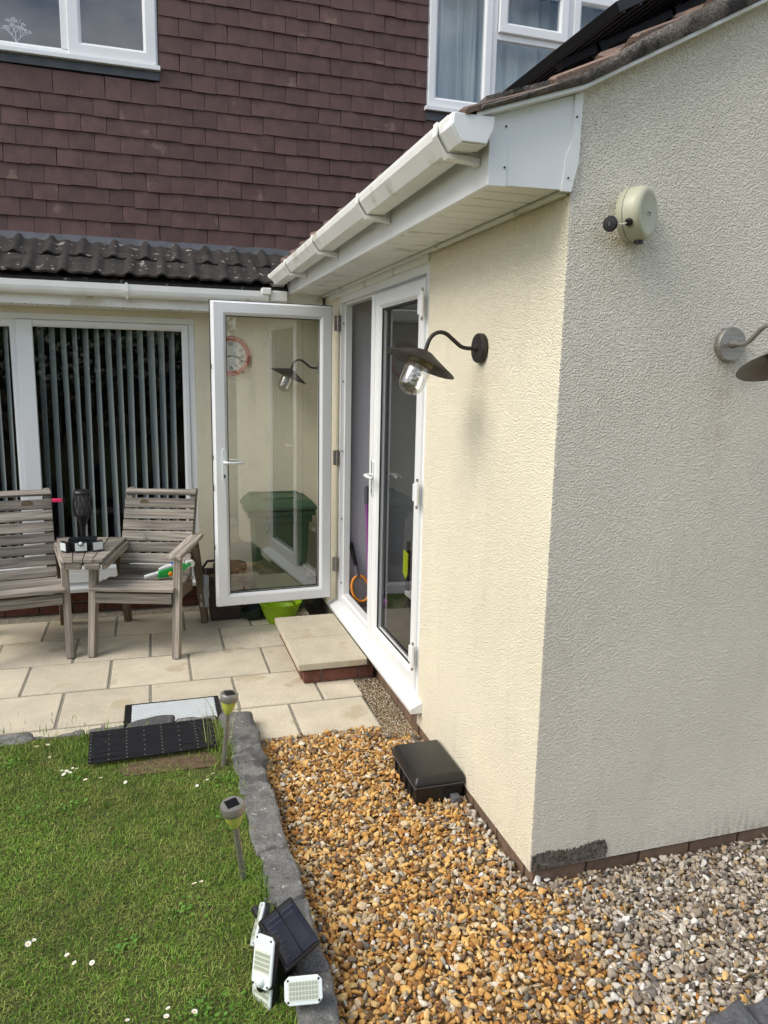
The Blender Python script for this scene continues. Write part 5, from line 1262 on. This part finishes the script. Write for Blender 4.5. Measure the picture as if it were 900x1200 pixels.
# daisies
random.seed(5)
def petals():
    m = MB()
    for k in range(13):
        a = 2 * math.pi * k / 13; d = V((math.cos(a), math.sin(a), 0)); s_ = V((-d.y, d.x, 0))
        m.add([d * .0025 - s_ * .0010, d * .0085 - s_ * .0021 + V((0, 0, .0022)), d * .0115 + V((0, 0, .0028)), d * .0085 + s_ * .0021 + V((0, 0, .0022)), d * .0025 + s_ * .0010], [(0, 1, 2, 3, 4)])
    me = m.mesh('petals'); me.materials.append(MATS['petal']); return me
PET = petals(); EYE = MB().lathe([(.0032, 0), (.0036, .0014), (.0024, .003), (.0, .0034)], (0, 0, .0005), (0, 0, 1), 10).mesh('flower_eye', smooth=True); EYE.materials.append(MATS['daisy_eye'])
STM = MB().tube([(0, 0, -.05), (0, 0, .0)], .0008, 5).mesh('stem'); STM.materials.append(MATS['stem'])
for (x, y) in ((-1.617, 1.037), (-1.637, 1.046), (-1.595, 1.056), (-1.602, 1.022), (-1.625, 1.012), (-1.578, 1.048), (-1.536, .945), (-1.477, .943), (-1.378, .882), (-1.623, .026), (-1.609, .038), (-1.439, -.10), (-1.487, -.087), (-1.241, -.345), (-1.236, -.32), (-1.17, -.35), (-1.338, -.33), (-1.142, .169), (-1.12, .173), (-1.766, 1.297), (-1.721, 1.301), (-1.94, 1.40), (-1.099, .78), (-1.055, .816), (-1.03, .86), (-1.70, 1.18), (-1.51, -.05)):
    t = bpy.data.objects.new('daisy', None); COL.objects.link(t); t.location = (x, y, .104); t.rotation_euler = (random.uniform(-.35, .1), random.uniform(-.3, .3), random.uniform(0, 6)); s_ = random.uniform(.55, .85); t.scale = (s_, s_, s_)
    tag(t, 'small white daisy flowering in the grass of the lawn', 'daisy', 'daisies scattered over the lawn')
    for nm, me in (('petals', PET), ('flower_eye', EYE), ('stem', STM)):
        c = bpy.data.objects.new(nm, me); COL.objects.link(c); c.parent = t
# garden behind the viewer, seen mirrored in the glass
def foliage(name, centers, radii, n, parent, size=.05, mat='leaf'):
    cs_ = np.array(centers); rs_ = np.array(radii); k = RNG.integers(0, len(cs_), n)
    d = RNG.normal(0, 1, (n, 3)); d /= np.linalg.norm(d, axis=1, keepdims=True)
    p = cs_[k] + d * rs_[k] * (RNG.random((n, 1)) ** .33)
    a = RNG.normal(0, 1, (n, 3)); a /= np.linalg.norm(a, axis=1, keepdims=True); b = np.cross(a, RNG.normal(0, 1, (n, 3))); b /= np.linalg.norm(b, axis=1, keepdims=True)
    s_ = size * RNG.uniform(.6, 1.4, (n, 1))
    Vq = np.stack([p - a * s_, p + b * s_ * .55, p + a * s_, p - b * s_ * .55], 1).reshape(-1, 3); Fq = np.arange(n * 4).reshape(-1, 4)
    base = np.array(lin((66, 96, 40))); C_ = base * RNG.uniform(.55, 1.5, (n, 1)) * np.array([1, 1, .9])
    return stuff_mesh(name, Vq, Fq, np.repeat(C_, 4, 0), mat, parent)
hg = thing('garden_hedge', (-1, -10, .05), 'tall dense green hedge closing the far end of the lawn', 'hedge')
cc_ = [(x, -10 + random.uniform(-.2, .2), z) for x in np.arange(-7, 6, .55) for z in (.5, 1.2, 1.9, 2.45 + random.uniform(-.15, .2))]
foliage('foliage', cc_, [(.55, .45, .5)] * len(cc_), 15000, hg, .075)
for x in np.arange(-6.5, 6, 1.6): ob('stem', MB().tube([(x, -10, .0), (x + .1, -10, 1.0), (x, -10, 2.2)], [.04, .03, .012], 7), 'bark', hg)
h2 = thing('side_hedge', (-5.4, -3, .05), 'green hedge along the side of the lawn facing the doors', 'hedge')
cc_ = [(-5.5 + random.uniform(-.15, .15), y, z) for y in np.arange(-9, 2.6, .6) for z in (.5, 1.2, 1.75 + random.uniform(-.1, .15))]
foliage('foliage', cc_, [(.45, .55, .5)] * len(cc_), 9000, h2, .075)
for y in np.arange(-8.5, 2.6, 1.8): ob('stem', MB().tube([(-5.5, y, .0), (-5.5, y + .1, .9), (-5.5, y, 1.6)], [.04, .03, .012], 7), 'bark', h2)
def tree(x, y, h, r, label, seed):
    random.seed(seed); t = thing('garden_tree', (x, y, .05), label, 'tree')
    m = MB().tube([(x, y, -.05), (x + .08, y, h * .3), (x, y + .05, h * .55), (x + .05, y, h * .8)], [.16, .13, .09, .03], 9)
    C_ = []; Rr = []
    for k in range(9):
        a = k * 2.4; p = V((x + math.cos(a) * r * random.uniform(.35, .8), y + math.sin(a) * r * random.uniform(.35, .8), h * random.uniform(.5, .95)))
        m.tube([(x, y, h * random.uniform(.3, .5)), ((x + p.x) / 2, (y + p.y) / 2, p.z * .8), p], [.06, .04, .012], 6); C_.append(tuple(p)); q = random.uniform(.4, .62) * r; Rr.append((q, q, q * .8))
    C_.append((x, y, h * .9)); Rr.append((r * .6, r * .6, r * .5))
    ob('trunk', m, 'bark', t, smooth=True); foliage('crown', C_, Rr, 7000, t, .085)
tree(-4.2, -12.0, 5.6, 1.9, 'round garden tree with green crown standing behind the hedge end', 1)
tree(4.2, -13.0, 6.8, 2.2, 'taller garden tree behind the hedge across the lawn', 2)
